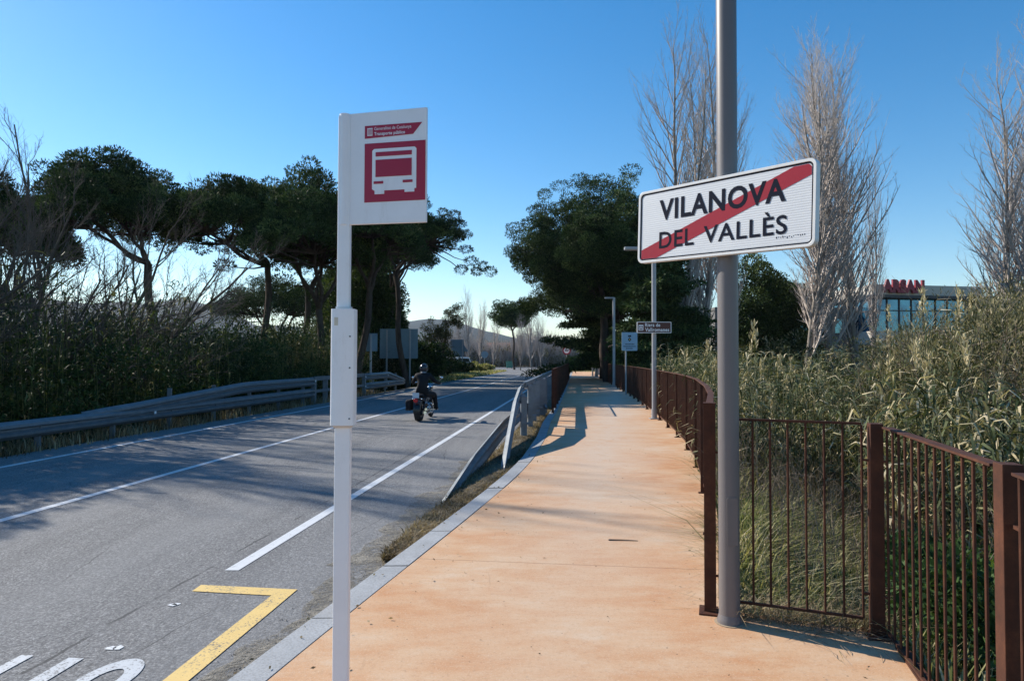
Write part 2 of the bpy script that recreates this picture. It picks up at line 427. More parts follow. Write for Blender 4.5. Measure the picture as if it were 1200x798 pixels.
# ------------------------------------------------------------------ ground, road, path
def ground_z(x, y):
    z = -.16
    dl = (rail_l(min(y, 90)) - .35) - x
    dr = x - (edge_r(max(-8, min(y, 85))) + .05)
    if dl > 0: z -= .95 * (1 - math.exp(-dl / 2.2)) * (1 if y < 60 else max(0, 1 - (y - 60) / 30))
    if dr > 0:
        t = max(0, 1 - max(0, y - 55) / 30)
        z -= (1.25 * (1 - math.exp(-dr / 2.6))) * t
        z += .06 * math.sin(x * 1.9 + y * .7) * math.sin(y * 1.3) * min(1, dr) * t
    return z
def axis(lim, near, step, grow):
    a = [0.0]; s = step
    while a[-1] < lim:
        if a[-1] > near: s *= grow
        a.append(a[-1] + s)
    return a
ax = axis(4500, 16, .5, 1.17); gx = [-v for v in reversed(ax[1:])] + ax
ay = axis(4500, 40, .5, 1.13); gy = [-v for v in reversed(axis(300, 8, 1, 1.3)[1:])] + ay
V = [(x, y, ground_z(x, y)) for y in gy for x in gx]
nx = len(gx)
F = [(j * nx + i, j * nx + i + 1, (j + 1) * nx + i + 1, (j + 1) * nx + i) for j in range(len(gy) - 1) for i in range(nx - 1)]
o = link('ground', npmesh('ground', V, F), M['ground'], smooth=True); tag(o, kind='structure')

ys = sorted([-8 + .5 * i for i in range(187)] + [3.7, 3.76, 3.82, 3.9, 4.08, 4.16, 4.25])
RZ = -.10
b = MB(); b.strip([(lane_l(y) - .85, y, RZ) for y in ys], [(kerb(y) + .02, y, RZ) for y in ys])
b.add([(-30, 86, RZ + .002), (22, 86, RZ + .002), (26, 148, RZ + .002), (-60, 148, RZ + .002)], [(0, 1, 2, 3)])
b.add([(-30, 80, RZ - .004), (3.0, 80, RZ - .004), (3.0, 87, RZ - .004), (-30, 87, RZ - .004)], [(0, 1, 2, 3)])
tag(b.build('road', M['asphalt']), kind='structure')

# path slab with a stepped edge, subdivided across
b = MB()
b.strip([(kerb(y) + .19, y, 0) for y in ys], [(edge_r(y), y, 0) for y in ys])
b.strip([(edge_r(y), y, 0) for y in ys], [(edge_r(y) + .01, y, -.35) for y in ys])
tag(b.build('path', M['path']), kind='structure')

# kerb stones, one metre each with a fine joint
b = MB(); y = -6.0
while y < 84:
    y2 = y + .99; seg = [y + (y2 - y) * k / 4 for k in range(5)]; dz = random.Random(int(y * 7)).uniform(-.002, .003)
    A = [(kerb(t), t, RZ - .1) for t in seg]; B2 = [(kerb(t) + .006, t, .002 + dz) for t in seg]; C2 = [(kerb(t) + .185, t, .004 + dz) for t in seg]; D2 = [(kerb(t) + .188, t, -.05) for t in seg]
    b.strip(A, B2); b.strip(B2, C2); b.strip(C2, D2)
    y += 1.0
tag(b.build('kerb', M['kerb']), kind='structure')

# verge between road and kerb
vy = [5.3 + .3 * i for i in range(250) if 5.3 + .3 * i < 82]
def vz(t, y): return RZ + .012 + .05 * math.sin(math.pi * t) * min(1, max(0, (y - 5.3) / 3)) + .008 * math.sin(y * 9 + t * 7)
b = MB()
for k in range(6):
    t0, t1 = k / 6, (k + 1) / 6
    b.strip([(verge_in(y) * (1 - t0) + (kerb(y) - .004) * t0 + (.02 * math.sin(y * 5.3) + .02 * math.sin(y * 13.1) if k == 0 else 0), y, vz(t0, y)) for y in vy],
            [(verge_in(y) * (1 - t1) + (kerb(y) - .004) * t1, y, vz(t1, y)) for y in vy])
tag(b.build('verge', M['verge'], smooth=True), kind='structure')
# pale grit washed along the edge of the carriageway
b = MB(); rr = random.Random(4)
gy_ = [1.5 + .12 * i for i in range(90)]
b.strip([(min(kerb(y), verge_in(y) if y > 5.3 else 9) - max(.03, .30 + .14 * noise1(y * 1.4, 2) + .05 * noise1(y * 7) + .03 * noise1(y * 19)), y, RZ + .004) for y in gy_], [((kerb(y) + .01) if y < 5.5 else verge_in(y) + .02, y, RZ + .004) for y in gy_])
tag(b.build('road_edge_grit', M['grit']), kind='structure')

# painted markings
def mark(name, fn, y0, y1, w, m, step=.5):
    n = max(2, int((y1 - y0) / step)); yl = [y0 + (y1 - y0) * i / n for i in range(n + 1)]
    b = MB(); b.strip([(fn(y) - w / 2, y, RZ + .004) for y in yl], [(fn(y) + w / 2, y, RZ + .004) for y in yl])
    return tag(b.build(name, M[m]), kind='structure')
mark('right_lane_marking', lane_r, 5.2, 78, .105, 'white_paint')
mark('centre_marking', lane_c, -4, 80, .11, 'white_paint')
mark('left_lane_marking', lane_l, -4, 70, .12, 'white_paint')
# yellow corner of the bus bay
c0 = Vector((-1.22, 4.82)); dr_ = Vector((SL, 1)).normalized(); dn = Vector((-1, .03)).normalized()
b = MB()
lx = lambda y: -1.20 + (y - 4.86) * .155
yl = [4.86 - .4 * i for i in range(20)]
w_ = .155
b.add([(-1.482, 4.776, RZ + .0045), (-2.19, 4.867, RZ + .0045), (-2.193, 4.735, RZ + .0045), (-1.620, 4.655, RZ + .0045)], [(0, 1, 2, 3)])
b.strip([(-1.620 + (y - 4.655) * .088, y, RZ + .0045) for y in [4.655 - .35 * i for i in range(20)]], [(-1.482 + (y - 4.776) * .088, y, RZ + .0045) for y in [4.776 - .35 * i for i in range(20)]])
tag(b.build('yellow_bay_marking', M['yellow_paint']), kind='structure')
# BUS lettering: tops of the U and the S reach into view
def ring_poly(cx, cy, rx, ry, w, wy, a0, a1, n=22):
    A, B_ = [], []
    for i in range(n + 1):
        a = math.radians(a0 + (a1 - a0) * i / n)
        A.append((cx + rx * math.cos(a), cy + ry * math.sin(a))); B_.append((cx + (rx - w) * math.cos(a), cy + (ry - wy) * math.sin(a)))
    return A, B_
def road_pt(u, v):   # u across, v along the lane from the top line of the word
    return (-2.30 + u + SL * v, 3.68 + v, RZ + .0042)
def stroke(b, A, B_): b.strip([road_pt(*p) for p in A], [road_pt(*p) for p in B_])
b = MB()  # U
stroke(b, [(-.340, .04), (-.340, -1.0)], [(-.268, .035), (-.268, -1.0)]); stroke(b, [(-.062, .01), (-.062, -1.0)], [(.025, .0), (.025, -1.0)])
A, B_ = ring_poly(-.157, -1.0, .183, .40, .08, .16, 180, 360); stroke(b, A, B_)
# S
A, B_ = ring_poly(.30, -.25, .135, .25, .072, .12, -10, 205); stroke(b, A, B_)
A, B_ = ring_poly(.30, -.85, .135, .32, .075, .14, -160, 60); stroke(b, A, B_)
stroke(b, [(.18, -.36), (.36, -.66)], [(.24, -.28), (.42, -.58)])
# B
stroke(b, [(-.80, .06), (-.80, -1.42)], [(-.72, .06), (-.72, -1.42)])
A, B_ = ring_poly(-.70, -.32, .2, .36, .10, .15, -90, 90); stroke(b, A, B_)
A, B_ = ring_poly(-.70, -1.02, .22, .40, .10, .15, -90, 90); stroke(b, A, B_)
tag(b.build('lane_word_marking', M['faded_paint']), kind='structure')
b = MB()
for px, py in ((137, 757), (146, 756), (207, 707), (212, 706)):
    D = 1280 / (py - 421); x = (px - 600) / 800 * D; rr = random.Random(px)
    b.add([(x + (.035) * math.cos(k) * rr.uniform(.6, 1), D + .03 * math.sin(k) * rr.uniform(.5, 1.2), RZ + .004) for k in [i * .9 for i in range(7)]], [tuple(range(7))])
tag(b.build('paint_spot_marking', M['white_paint']), kind='structure')

# ------------------------------------------------------------------ far hills
rng = np.random.default_rng(3)
def hills(name, R0, R1, amp, seed, col):
    na, nr = 260, 14; V = []
    for j in range(nr):
        f = j / (nr - 1)
        for i in range(na):
            a = math.radians(-58 + 116 * i / (na - 1)); R = R0 + (R1 - R0) * f
            px = 600 + 800 * math.tan(a)
            prof = np.interp(px, [-400, 0, 120, 215, 300, 440, 500, 600, 660, 760, 1000, 1600], amp)
            rough = 1 + .12 * noise1(px / 70, seed) + .015 * noise1(px / 9, seed + 3)
            h = prof * R1 / 800 * (math.sin(f * math.pi / 2) ** 1.2) * rough * (1 + .04 * noise1(px / 45 + f * 6, seed + 5))
            V.append((R * math.sin(a) / math.cos(a) * math.cos(a), R * math.cos(a), h - 3))
    F = [(j * na + i, j * na + i + 1, (j + 1) * na + i + 1, (j + 1) * na + i) for j in range(nr - 1) for i in range(na - 1)]
    m = dirt_mat(name + '_woods', *col, .01)
    tag(link(name, npmesh(name, V, F), m, smooth=True), kind='structure')
hills('hills', 1500, 2600, [60, 58, 54, 66, 34, 40, 46, 26, 22, 28, 22, 30], 1.0, ((.018, .030, .030), (.028, .042, .040), (.045, .055, .05)))
hills('near_hills', 700, 1100, [30, 26, 24, 18, 22, 20, 26, 24, 18, 14, 16, 20], 7.0, ((.03, .045, .022), (.05, .06, .03), (.09, .085, .05)))

# ------------------------------------------------------------------ vegetation builders
def tubes_mesh(segs, k=3):
    """segs: rows of p0(3) p1(3) r0 r1 -> prisms with k sides"""
    S_ = np.asarray(segs, dtype=np.float64); p0, p1, r0, r1 = S_[:, :3], S_[:, 3:6], S_[:, 6], S_[:, 7]
    d = p1 - p0; d /= np.linalg.norm(d, axis=1)[:, None] + 1e-9
    ref = np.where(np.abs(d[:, 2:3]) > .9, np.array([[1., 0, 0]]), np.array([[0, 0, 1.]]))
    u = np.cross(d, ref); u /= np.linalg.norm(u, axis=1)[:, None]; w = np.cross(d, u)
    n = len(S_); V = np.empty((n, 2 * k, 3))
    for i in range(k):
        a = 2 * math.pi * i / k; o = u * math.cos(a) + w * math.sin(a)
        V[:, i] = p0 + o * r0[:, None]; V[:, k + i] = p1 + o * r1[:, None]
    base = (np.arange(n) * 2 * k)[:, None]
    F = np.concatenate([base + np.array([[i, (i + 1) % k, k + (i + 1) % k, k + i]]) for i in range(k)], axis=0)
    return V.reshape(-1, 3), F

def cards(C, A, L, W, rng, var, fold=0):
    """leaf-shaped quads: centre-base C, axis A (unit), length L, width W"""
    n = len(C); R = rng.normal(size=(n, 3)); s = np.cross(A, R); s /= np.linalg.norm(s, axis=1)[:, None] + 1e-9
    L = np.broadcast_to(L, n)[:, None]; W = np.broadcast_to(W, n)[:, None]
    V = np.empty((n, 4, 3)); V[:, 0] = C; V[:, 1] = C + A * L * .5 + s * W * .5; V[:, 2] = C + A * L; V[:, 3] = C + A * L * .45 - s * W * .5
    F = (np.arange(n) * 4)[:, None] + np.arange(4)[None]
    return V.reshape(-1, 3), F, np.repeat(var, 4)

def join_np(parts):
    V, F, A, b = [], [], [], 0
    for p in parts:
        V.append(p[0]); F.append(p[1] + b); b += len(p[0])
        A.append(p[2] if len(p) > 2 else np.zeros(len(p[0])))
    return np.concatenate(V), np.concatenate(F), np.concatenate(A)

def unit(v): return v / (np.linalg.norm(v, axis=-1, keepdims=True) + 1e-9)

def clump_leaves(rng, C, R, per, L, W, up=.35, shell=.55):
    """leaf cards round clump centres C (n,3) with radii R (n,3)"""
    n = len(C); idx = np.repeat(np.arange(n), per)
    d = unit(rng.normal(size=(len(idx), 3))); rad = shell + (1 - shell) * rng.random(len(idx)) ** .6
    pos = C[idx] + d * R[idx] * rad[:, None]
    ax_ = unit(d + rng.normal(size=d.shape) * .45 + np.array([0, 0, up]))
    var = np.clip(rng.normal(.5, .18, n)[idx] + rng.normal(0, .16, len(idx)), 0, 1)
    return cards(pos, ax_, L * rng.uniform(.7, 1.3, len(idx)), W * rng.uniform(.7, 1.3, len(idx)), rng, var)

def limb(rng, p0, p1, r0, r1, n=7, sag=.0, wob=.08, arc=0.0):
    """a wavy limb as segments"""
    p0 = np.array(p0, float); p1 = np.array(p1, float); Lg = np.linalg.norm(p1 - p0)
    pts = []
    ph = rng.uniform(0, 6, 3)
    for i in range(n + 1):
        t = i / n; p = p0 + (p1 - p0) * t
        p = p + np.array([math.sin(t * 5 + ph[0]), math.sin(t * 4.3 + ph[1]), 0]) * wob * Lg * math.sin(math.pi * t) * .6
        p[2] += arc * Lg * math.sin(math.pi * t) - sag * Lg * t * t
        pts.append(p)
    rs = [r0 + (r1 - r0) * (i / n) ** .8 for i in range(n + 1)]
    return [(*pts[i], *pts[i + 1], rs[i], rs[i + 1]) for i in range(n)], pts

M['pine_leaf'] = leaf_mat('pine_needles', [(0, (.010, .022, .008)), (.45, (.034, .060, .019)), (.75, (.085, .125, .040)), (1, (.17, .215, .072))], .08, .7)
M['pine_bark'] = bark_mat('pine_bark', (.035, .026, .022), (.10, .075, .06), 4)
M['bare_bark'] = bark_mat('grey_bark', (.06, .05, .042), (.15, .13, .11), 5)
M['poplar_bark'] = bark_mat('pale_poplar_bark', (.13, .115, .10), (.30, .27, .24), 4)
M['poplar_twig'] = bark_mat('poplar_twigs', (.34, .30, .275), (.58, .51, .47), 3)
M['dark_twig'] = bark_mat('grey_twigs', (.075, .062, .052), (.17, .145, .125), 3)
M['reed'] = leaf_mat('reed_leaves', [(0, (.018, .028, .012)), (.35, (.062, .080, .034)), (.60, (.155, .17, .085)), (.80, (.40, .345, .20)), (1, (.62, .52, .34))], .22)
M['dark_reed'] = leaf_mat('dark_green_reed_leaves', [(0, (.010, .022, .008)), (.45, (.040, .066, .022)), (.75, (.13, .16, .055)), (1, (.34, .29, .14))], .28)  # darker green reed leaves of the left bank
M['shrub'] = leaf_mat('olive_shrub_leaves', [(0, (.025, .03, .014)), (.45, (.10, .10, .046)), (.75, (.25, .215, .115)), (1, (.46, .38, .25))], .22)
M['bush'] = leaf_mat('dark_bush_leaves', [(0, (.010, .022, .008)), (.5, (.032, .058, .018)), (1, (.10, .13, .038))], .25)
M['hedge'] = leaf_mat('hedge_leaves', [(0, (.015, .035, .012)), (.5, (.035, .075, .022)), (1, (.075, .13, .04))], .25)
M['grass'] = leaf_mat('meadow_grass', [(0, (.05, .07, .02)), (.4, (.17, .19, .055)), (.7, (.42, .39, .17)), (1, (.70, .59, .38))], .35)
M['dry_grass'] = leaf_mat('dry_grass_blades', [(0, (.07, .05, .03)), (.5, (.21, .155, .09)), (1, (.46, .36, .23))], .3)
M['oak_leaf'] = leaf_mat('sparse_brown_green_leaves', [(0, (.05, .055, .02)), (.5, (.14, .13, .05)), (1, (.30, .23, .11))], .4)
M['dry_twig'] = bark_mat('dry_stems', (.14, .105, .075), (.30, .24, .18), 3)

def stone_pine(label, base, crown, rx, ry, rz, seed, forks, nclump=130, per=330, clump=.85, hollow=.35, group=None, cat='pine tree', lean=None, tr=.28, name='stone_pine', leaf=.17, openness=0, limbs=26, ball=False, extra=()):
    """umbrella pine; crown = centre of its flat underside, rz = dome height"""
    rng = np.random.default_rng(seed)
    clump *= .74; nclump = int(nclump * 1.9); per = int(per * .56); leaf *= .86
    base = np.array(base, float); cr = np.array(crown, float)
    root = empty(name, base, 0, label, cat, group)
    # clump centres: on and just under a dome
    C, k = [], 0
    while len(C) < nclump and k < 60000:
        k += 1
        a = rng.uniform(0, 2 * math.pi); q = math.sqrt(rng.random()); lob = 1 + .13 * math.sin(3 * a + seed) + .09 * math.sin(5 * a + seed * 2)
        x, y = rx * q * math.cos(a) * lob, ry * q * math.sin(a) * lob
        top = rz * math.sqrt(max(0, 1 - q * q * .92)) * (1 + .10 * math.sin(x * 1.3 + seed) + .08 * math.sin(y * 1.7 + seed))
        lay = rng.random() ** (.6 + hollow)
        z = top * (1 - (1.5 if ball else .62) * lay * (1 - hollow * .4)) - .06 * rz
        p = np.array([x, y, z])
        if openness and math.sin(x * 1.7 + seed) * math.sin(y * 1.3 + seed * 2) * math.sin(z * 2.1) > .35 / (openness + .01) * .5: continue
        if any(np.sum((p - c) ** 2) < (clump * .42) ** 2 for c in C[-60:]): continue
        C.append(p)
    C = np.array(C) + cr
    if len(extra): C = np.concatenate([C, np.array([np.array(P(e[0], cr[1] + e[2], None, e[1])) for e in extra])])
    R = np.stack([rng.uniform(.75, 1.2, len(C)) * clump, rng.uniform(.75, 1.2, len(C)) * clump, rng.uniform(.5, .75, len(C)) * clump], 1)
    Vv, Ff, Aa = clump_leaves(rng, C, R, int(per * 1.5), leaf, leaf * .34, .5)
    o = link('crown', npmesh('pine_crown', Vv - base, Ff, Aa), M['pine_leaf'], root)
    # trunk, forks, limbs into the crown
    fork = np.array(lean if lean is not None else (cr[0] * .8 + base[0] * .2, cr[1] * .8 + base[1] * .2, base[2] + (cr[2] - base[2]) * .72), float)
    segs, pts = limb(rng, base, fork, tr, tr * .72, 9, wob=.05)
    hubs = [fork]
    for i in range(forks):
        a = 2 * math.pi * i / forks + seed; e = cr + np.array([rx * .38 * math.cos(a), ry * .38 * math.sin(a), rz * .12])
        s2, p2 = limb(rng, fork, e, tr * .55, tr * .3, 6, wob=.12, arc=-.05); segs += s2; hubs += [p2[3], p2[5], p2[6]]
    for c in C[rng.permutation(len(C))[:limbs * 3]]:
        h = hubs[int(np.argmin([np.sum((c - hh) ** 2) + (4 if hh[2] > c[2] else 0) for hh in hubs]))]
        s2, _ = limb(rng, h, c, .055, .018, 5, wob=.14, arc=-.06); segs += s2
    Vt, Ft = tubes_mesh(segs, 6)
    link('trunk', npmesh('pine_trunk', Vt - base, Ft), M['pine_bark'], root, smooth=True)
    return root

def grow(rng, p, d, L, r, depth, prm, out, lvl=0):
    """recursive bare branch"""
    n = prm['n'][min(lvl, len(prm['n']) - 1)]; st = L / n
    p = np.array(p, float); d = np.array(d, float); rr = r
    kids = prm['kids'][min(lvl, len(prm['kids']) - 1)]
    pts = [(p.copy(), d.copy(), r)]
    for i in range(n):
        d = d + rng.normal(0, prm['wob'], 3) + np.array(prm['trop'][min(lvl, len(prm['trop']) - 1)]) / n
        d /= np.linalg.norm(d)
        q = p + d * st; r2 = r * (1 - (i + 1) / n * (1 - prm.get('tip', .35)))
        out[0 if lvl <= prm.get('wood', 0) else 1].append((*p, *q, rr, r2)); p, rr = q, r2
        pts.append((p.copy(), d.copy(), r2))
    if depth <= 0: return
    for k in range(kids):
        t = prm['start'][min(lvl, len(prm['start']) - 1)] + (1 - prm['start'][min(lvl, len(prm['start']) - 1)]) * (k + rng.random()) / kids
        f = t * n; i = min(int(f), n - 1); pp = pts[i][0] + (pts[i + 1][0] - pts[i][0]) * (f - i); dd = pts[i][1]
        ang = prm['ang'][min(lvl, len(prm['ang']) - 1)] * rng.uniform(.7, 1.3)
        s = np.cross(dd, rng.normal(size=3)); s /= np.linalg.norm(s) + 1e-9
        nd = dd * math.cos(ang) + s * math.sin(ang)
        lf = prm['len'][min(lvl, len(prm['len']) - 1)]
        sh = (.45 + .95 * math.sin(math.pi * min(1, t * .82 + .12))) if (lvl == 0 and prm.get('prof')) else (1.15 - .75 * t) if lvl == 0 else (1.1 - .5 * t)
        grow(rng, pp, nd, L * lf * rng.uniform(.6, 1.15) * sh, max(pts[i][2] * .55, prm.get('rmin', .006)), depth - 1, prm, out, lvl + 1)

POPLAR = dict(n=[12, 5, 3, 2], kids=[48, 8, 5], wob=.035, trop=[(0, 0, .35), (0, 0, .75), (0, 0, .7), (0, 0, .5)], start=[.10, .12, .1], ang=[.50, .45, .5], len=[.18, .42, .45], rmin=.003, wood=0, tip=.10, prof=True)
pop_cache = []
def poplar_mesh(seed, leaders=1):
    rng = np.random.default_rng(seed); out = [[], []]
    grow(rng, (0, 0, 0), (0, 0, 1), 10, .095, 3, POPLAR, out)
    for k in range(leaders):
        a = rng.uniform(0, 6.28)
        grow(rng, (0, 0, 1.0 + k * .5), unit(np.array([math.cos(a) * .10, math.sin(a) * .10, 1])), 8.3 - k * .9, .07, 3, POPLAR, out)
    Vt, Ft = tubes_mesh(out[0], 6); Vc, Fc = tubes_mesh(out[1], 3)
    return npmesh('poplar_trunk', Vt, Ft), npmesh('poplar_twigs', Vc, Fc)
def poplar(label, px, D, top_py, seed, group, width=1.0, base=-1.0, rz=0):
    while len(pop_cache) < 3: pop_cache.append(poplar_mesh(40 + len(pop_cache), [1, 2, 1][len(pop_cache)]))
    mt, mc = pop_cache[seed % 3]
    p = P(px, D, base); H = CAMZ + (421 - top_py) / 800 * D - base
    root = empty('poplar_tree', p, rz, label, 'poplar', group)
    s = H / 10.4
    for nm, me, ma in (('trunk', mt, M['poplar_bark']), ('crown', mc, M['poplar_twig'])):
        if not me.materials: me.materials.append(ma)
        o = bpy.data.objects.new(nm, me); COL.objects.link(o); o.parent = root; o.scale = (s * width, s * width, s)
    return root

def leaf_tree(name, label, cat, base, C, R, per, leaf, mt, seed, trunk_r=.2, fork_h=.5, bark='pine_bark', group=None, wratio=.5, limbs=20, up=.3):
    """dense tree: clumps given as arrays"""
    rng = np.random.default_rng(seed); base = np.array(base, float)
    root = empty(name, base, 0, label, cat, group)
    Vv, Ff, Aa = clump_leaves(rng, C, R, per, leaf, leaf * wratio, up)
    link('crown', npmesh('leaf_crown', Vv - base, Ff, Aa), M[mt], root)
    top = C[np.argmax(C[:, 2])]; cc = C.mean(0)
    fork = base + (np.array([cc[0], cc[1], cc[2]]) - base) * fork_h
    segs, p1 = limb(rng, base, fork, trunk_r, trunk_r * .7, 7, wob=.06)
    s2, p2 = limb(rng, fork, (top + cc) / 2, trunk_r * .7, .03, 7, wob=.1); segs += s2
    hubs = p2[:5] + p1[4:]
    for c in C[rng.permutation(len(C))[:limbs]]:
        h = hubs[int(np.argmin([np.sum((c - hh) ** 2) for hh in hubs]))]
        s3, _ = limb(rng, h, c, trunk_r * .3, .015, 5, wob=.15); segs += s3
    Vt, Ft = tubes_mesh(segs, 6)
    link('trunk', npmesh('leaf_trunk', Vt - base, Ft), M[bark], root, smooth=True)
    return root

def blob_clumps(rng, cen, rad, n, r0, r1, shell=.45, zmin=None):
    d = unit(rng.normal(size=(n, 3))); q = (shell + (1 - shell) * rng.random(n) ** .5)[:, None]
    ph = rng.uniform(0, 6.28, 4); q = q * (1 + .17 * np.sin(d[:, :1] * 4 + ph[0]) * np.sin(d[:, 2:] * 3.5 + ph[1]) + .13 * np.sin(d[:, 1:2] * 6 + ph[2]) + .10 * np.sin(d[:, 2:] * 8 + ph[3]))
    C = np.array(cen) + d * np.array(rad) * q
    if zmin is not None: C[:, 2] = np.maximum(C[:, 2], zmin)
    R = rng.uniform(r0, r1, n)[:, None] * np.array([[1, 1, .75]])
    return C, R

def reed_mesh(rng, pos, H, leaves=11, L=(.35, .6), W=.034, lean=.12, plume=.1, straw=.12, stem_r=.008):
    """giant reeds: stems with long drooping leaves"""
    n = len(pos); az = rng.uniform(0, 2 * math.pi, n); ln = rng.uniform(0, lean, n) * H
    top = pos + np.stack([np.cos(az) * ln, np.sin(az) * ln, H], 1)
    mid = pos + (top - pos) * .55 - np.stack([np.cos(az) * ln * .18, np.sin(az) * ln * .18, np.zeros(n)], 1)
    r = np.full(n, stem_r)
    segs = np.concatenate([np.concatenate([pos, mid, r[:, None], r[:, None]], 1), np.concatenate([mid, top, r[:, None], r[:, None] * .4], 1)])
    Vs, Fs = tubes_mesh(segs, 3)
    sv_ = np.repeat(np.tile(rng.uniform(.45, .95, n), 2), 6)
    # leaves as three-segment ribbons
    m = n * leaves; si = np.repeat(np.arange(n), leaves); t = rng.uniform(.22, 1.0, m) ** .8
    P0 = np.where((t < .55)[:, None], pos[si] + (mid - pos)[si] * (t / .55)[:, None], mid[si] + (top - mid)[si] * ((t - .55) / .45)[:, None])
    a = rng.uniform(0, 2 * math.pi, m); out = np.stack([np.cos(a), np.sin(a), np.zeros(m)], 1); side = np.stack([-np.sin(a), np.cos(a), np.zeros(m)], 1)
    LL = rng.uniform(L[0], L[1], m) * (1.1 - .35 * t); e0 = rng.uniform(.5, 1.25, m); dr = rng.uniform(.5, 1.5, m)
    pts = [P0]; e = e0.copy()
    for k in range(3):
        pts.append(pts[-1] + (out * np.cos(e)[:, None] + np.array([0, 0, 1.]) * np.sin(e)[:, None]) * (LL / 3)[:, None]); e = e - dr
    ws = [.5, 1, .75, .05]
    V = np.empty((m, 8, 3)); tw = rng.normal(0, .5, m)
    sd = unit(side + np.array([0, 0, 1.]) * tw[:, None])
    for k in range(4):
        V[:, 2 * k] = pts[k] + sd * W * .5 * ws[k]; V[:, 2 * k + 1] = pts[k] - sd * W * .5 * ws[k]
    base = (np.arange(m) * 8)[:, None]
    F = np.concatenate([base + np.array([[0, 1, 3, 2]]), base + np.array([[2, 3, 5, 4]]), base + np.array([[4, 5, 7, 6]])])
    lv = np.clip(rng.normal(.42, .15, n)[si] + rng.normal(0, .1, m) + np.where(rng.random(m) < straw, .45, 0) + np.where(t < .35, .2, 0), 0, 1)
    parts = [(Vs, Fs, sv_), (V.reshape(-1, 3), F, np.repeat(lv, 8))]
    k = int(n * plume)
    if k:
        T = top[:k]; per = 60; idx = np.repeat(np.arange(k), per); hh = rng.uniform(0, .35, len(idx))
        C = T[idx] + np.stack([rng.normal(0, .02, len(idx)), rng.normal(0, .02, len(idx)), hh], 1)
        A = unit(rng.normal(0, .35, (len(idx), 3)) + np.array([0, 0, 1.]))
        parts.append(cards(C, A, .09, .02, rng, rng.uniform(.85, 1, len(idx))))
    return join_np(parts)

def blades_mesh(rng, pos, H, W=.006, lean=.5):
    n = len(pos); a = rng.uniform(0, 2 * math.pi, n); o_ = np.stack([np.cos(a), np.sin(a), np.zeros(n)], 1); s = np.stack([-np.sin(a), np.cos(a), np.zeros(n)], 1)
    ln = rng.uniform(.1, lean, n) * H
    m1 = pos + o_ * (ln * .35)[:, None] + np.array([0, 0, 1.]) * (H * .6)[:, None]; tp = pos + o_ * ln[:, None] + np.array([0, 0, 1.]) * (H * rng.uniform(.75, 1, n))[:, None]
    V = np.empty((n, 6, 3)); w = W * rng.uniform(.6, 1.4, n)[:, None]
    V[:, 0] = pos + s * w; V[:, 1] = pos - s * w; V[:, 2] = m1 + s * w * .8; V[:, 3] = m1 - s * w * .8; V[:, 4] = tp + s * w * .1; V[:, 5] = tp - s * w * .1
    base = (np.arange(n) * 6)[:, None]
    F = np.concatenate([base + np.array([[0, 1, 3, 2]]), base + np.array([[2, 3, 5, 4]])])
    cl = .5 + .25 * np.sin(pos[:, 0] * 3.1 + 1) * np.sin(pos[:, 1] * 2.7) 
    var = np.clip(cl + rng.normal(0, .27, n) + .10, 0, 1)
    return V.reshape(-1, 3), F, np.repeat(var, 6)

def gz(pos):
    return np.array([ground_z(x, y) for x, y in pos[:, :2]])

# ------------------------------------------------------------------ town sign on the big grey pole
pole = empty('round_sign_pole', (1.25, 3.95, 0), 0, 'thick round grey pole that carries the town sign', 'pole')
b = MB(); b.tube([(0, 0, .03), (0, 0, 6.2)], .0585, 32); b.build('shaft', M['grey_post'], pole, smooth=True)
b = MB(); b.tube([(0, 0, -.02), (0, 0, .016), (0, 0, .032), (0, 0, .05)], [.069, .069, .064, .0595], 28); b.build('base_collar', M['grey_post'], pole, smooth=True)
b = MB(); b.tube([(0, 0, .002), (0, 0, .004)], .085, 20); b.build('grout_ring', painted_metal('stained_grout', (.40, .30, .20), .9, .3, (.25, .12, .05), .8), pole)
b = MB(); b.prism(rrect(-.03, .03, .45, .72, .01, 3), -.0605, -.0575); hd = b.build('service_hatch', M['grey_post'], pole)
b = MB(); b.tube([(0, 0, 6.2), (0, 0, 6.22)], .062, 24); b.tube([(0, 0, 6.12), (.25, -.6, 6.2)], .03, 10); b.build('top_cap', M['grey_post'], pole, smooth=True)

A0 = Vector((.804, 4.347, 2.112)); U = Vector((1.533 - .804, 3.436 - 4.347, 2.076 - 2.112)); Wd = U.length; Hs = .452
rt = empty('town_exit_sign', A0, 0, 'large white rectangular sign reading VILANOVA DEL VALLÈS with a red diagonal stripe', 'road sign')
ux = U.normalized(); uz = Vector((0, 0, 1)); uy = uz.cross(ux).normalized(); uz = ux.cross(uy)
Mx = Matrix((ux, uy, uz)).transposed().to_4x4(); Mx.translation = A0; rt.matrix_world = Mx
# local: x along the board, z up, -y towards the viewer
b = MB(); outer = rrect(0, Wd, 0, Hs, .038, 6); inner = rrect(.016, Wd - .016, .016, Hs - .016, .028, 6)
n = len(outer)
def ring_prism(b, O, I, y0, y1):
    n = len(O); s0 = len(b.v)
    b.v += [(x, y0, z) for x, z in O] + [(x, y1, z) for x, z in O] + [(x, y0, z) for x, z in I] + [(x, y1, z) for x, z in I]
    for k in range(n):
        q = (k + 1) % n
        b.f += [(s0 + k, s0 + q, s0 + 2 * n + q, s0 + 2 * n + k), (s0 + n + k, s0 + n + q, s0 + q, s0 + k), (s0 + 3 * n + k, s0 + 3 * n + q, s0 + n + q, s0 + n + k), (s0 + 2 * n + k, s0 + 2 * n + q, s0 + 3 * n + q, s0 + 3 * n + k)]
ring_prism(b, outer, inner, -.006, .034); b.build('rim', M['sign_rim'], rt, bevel=.002)
b = MB(); b.prism(rrect(.0145, Wd - .0145, .0145, Hs - .0145, .029, 6), 0, .004); b.build('face_panel', M['sign_face'], rt)
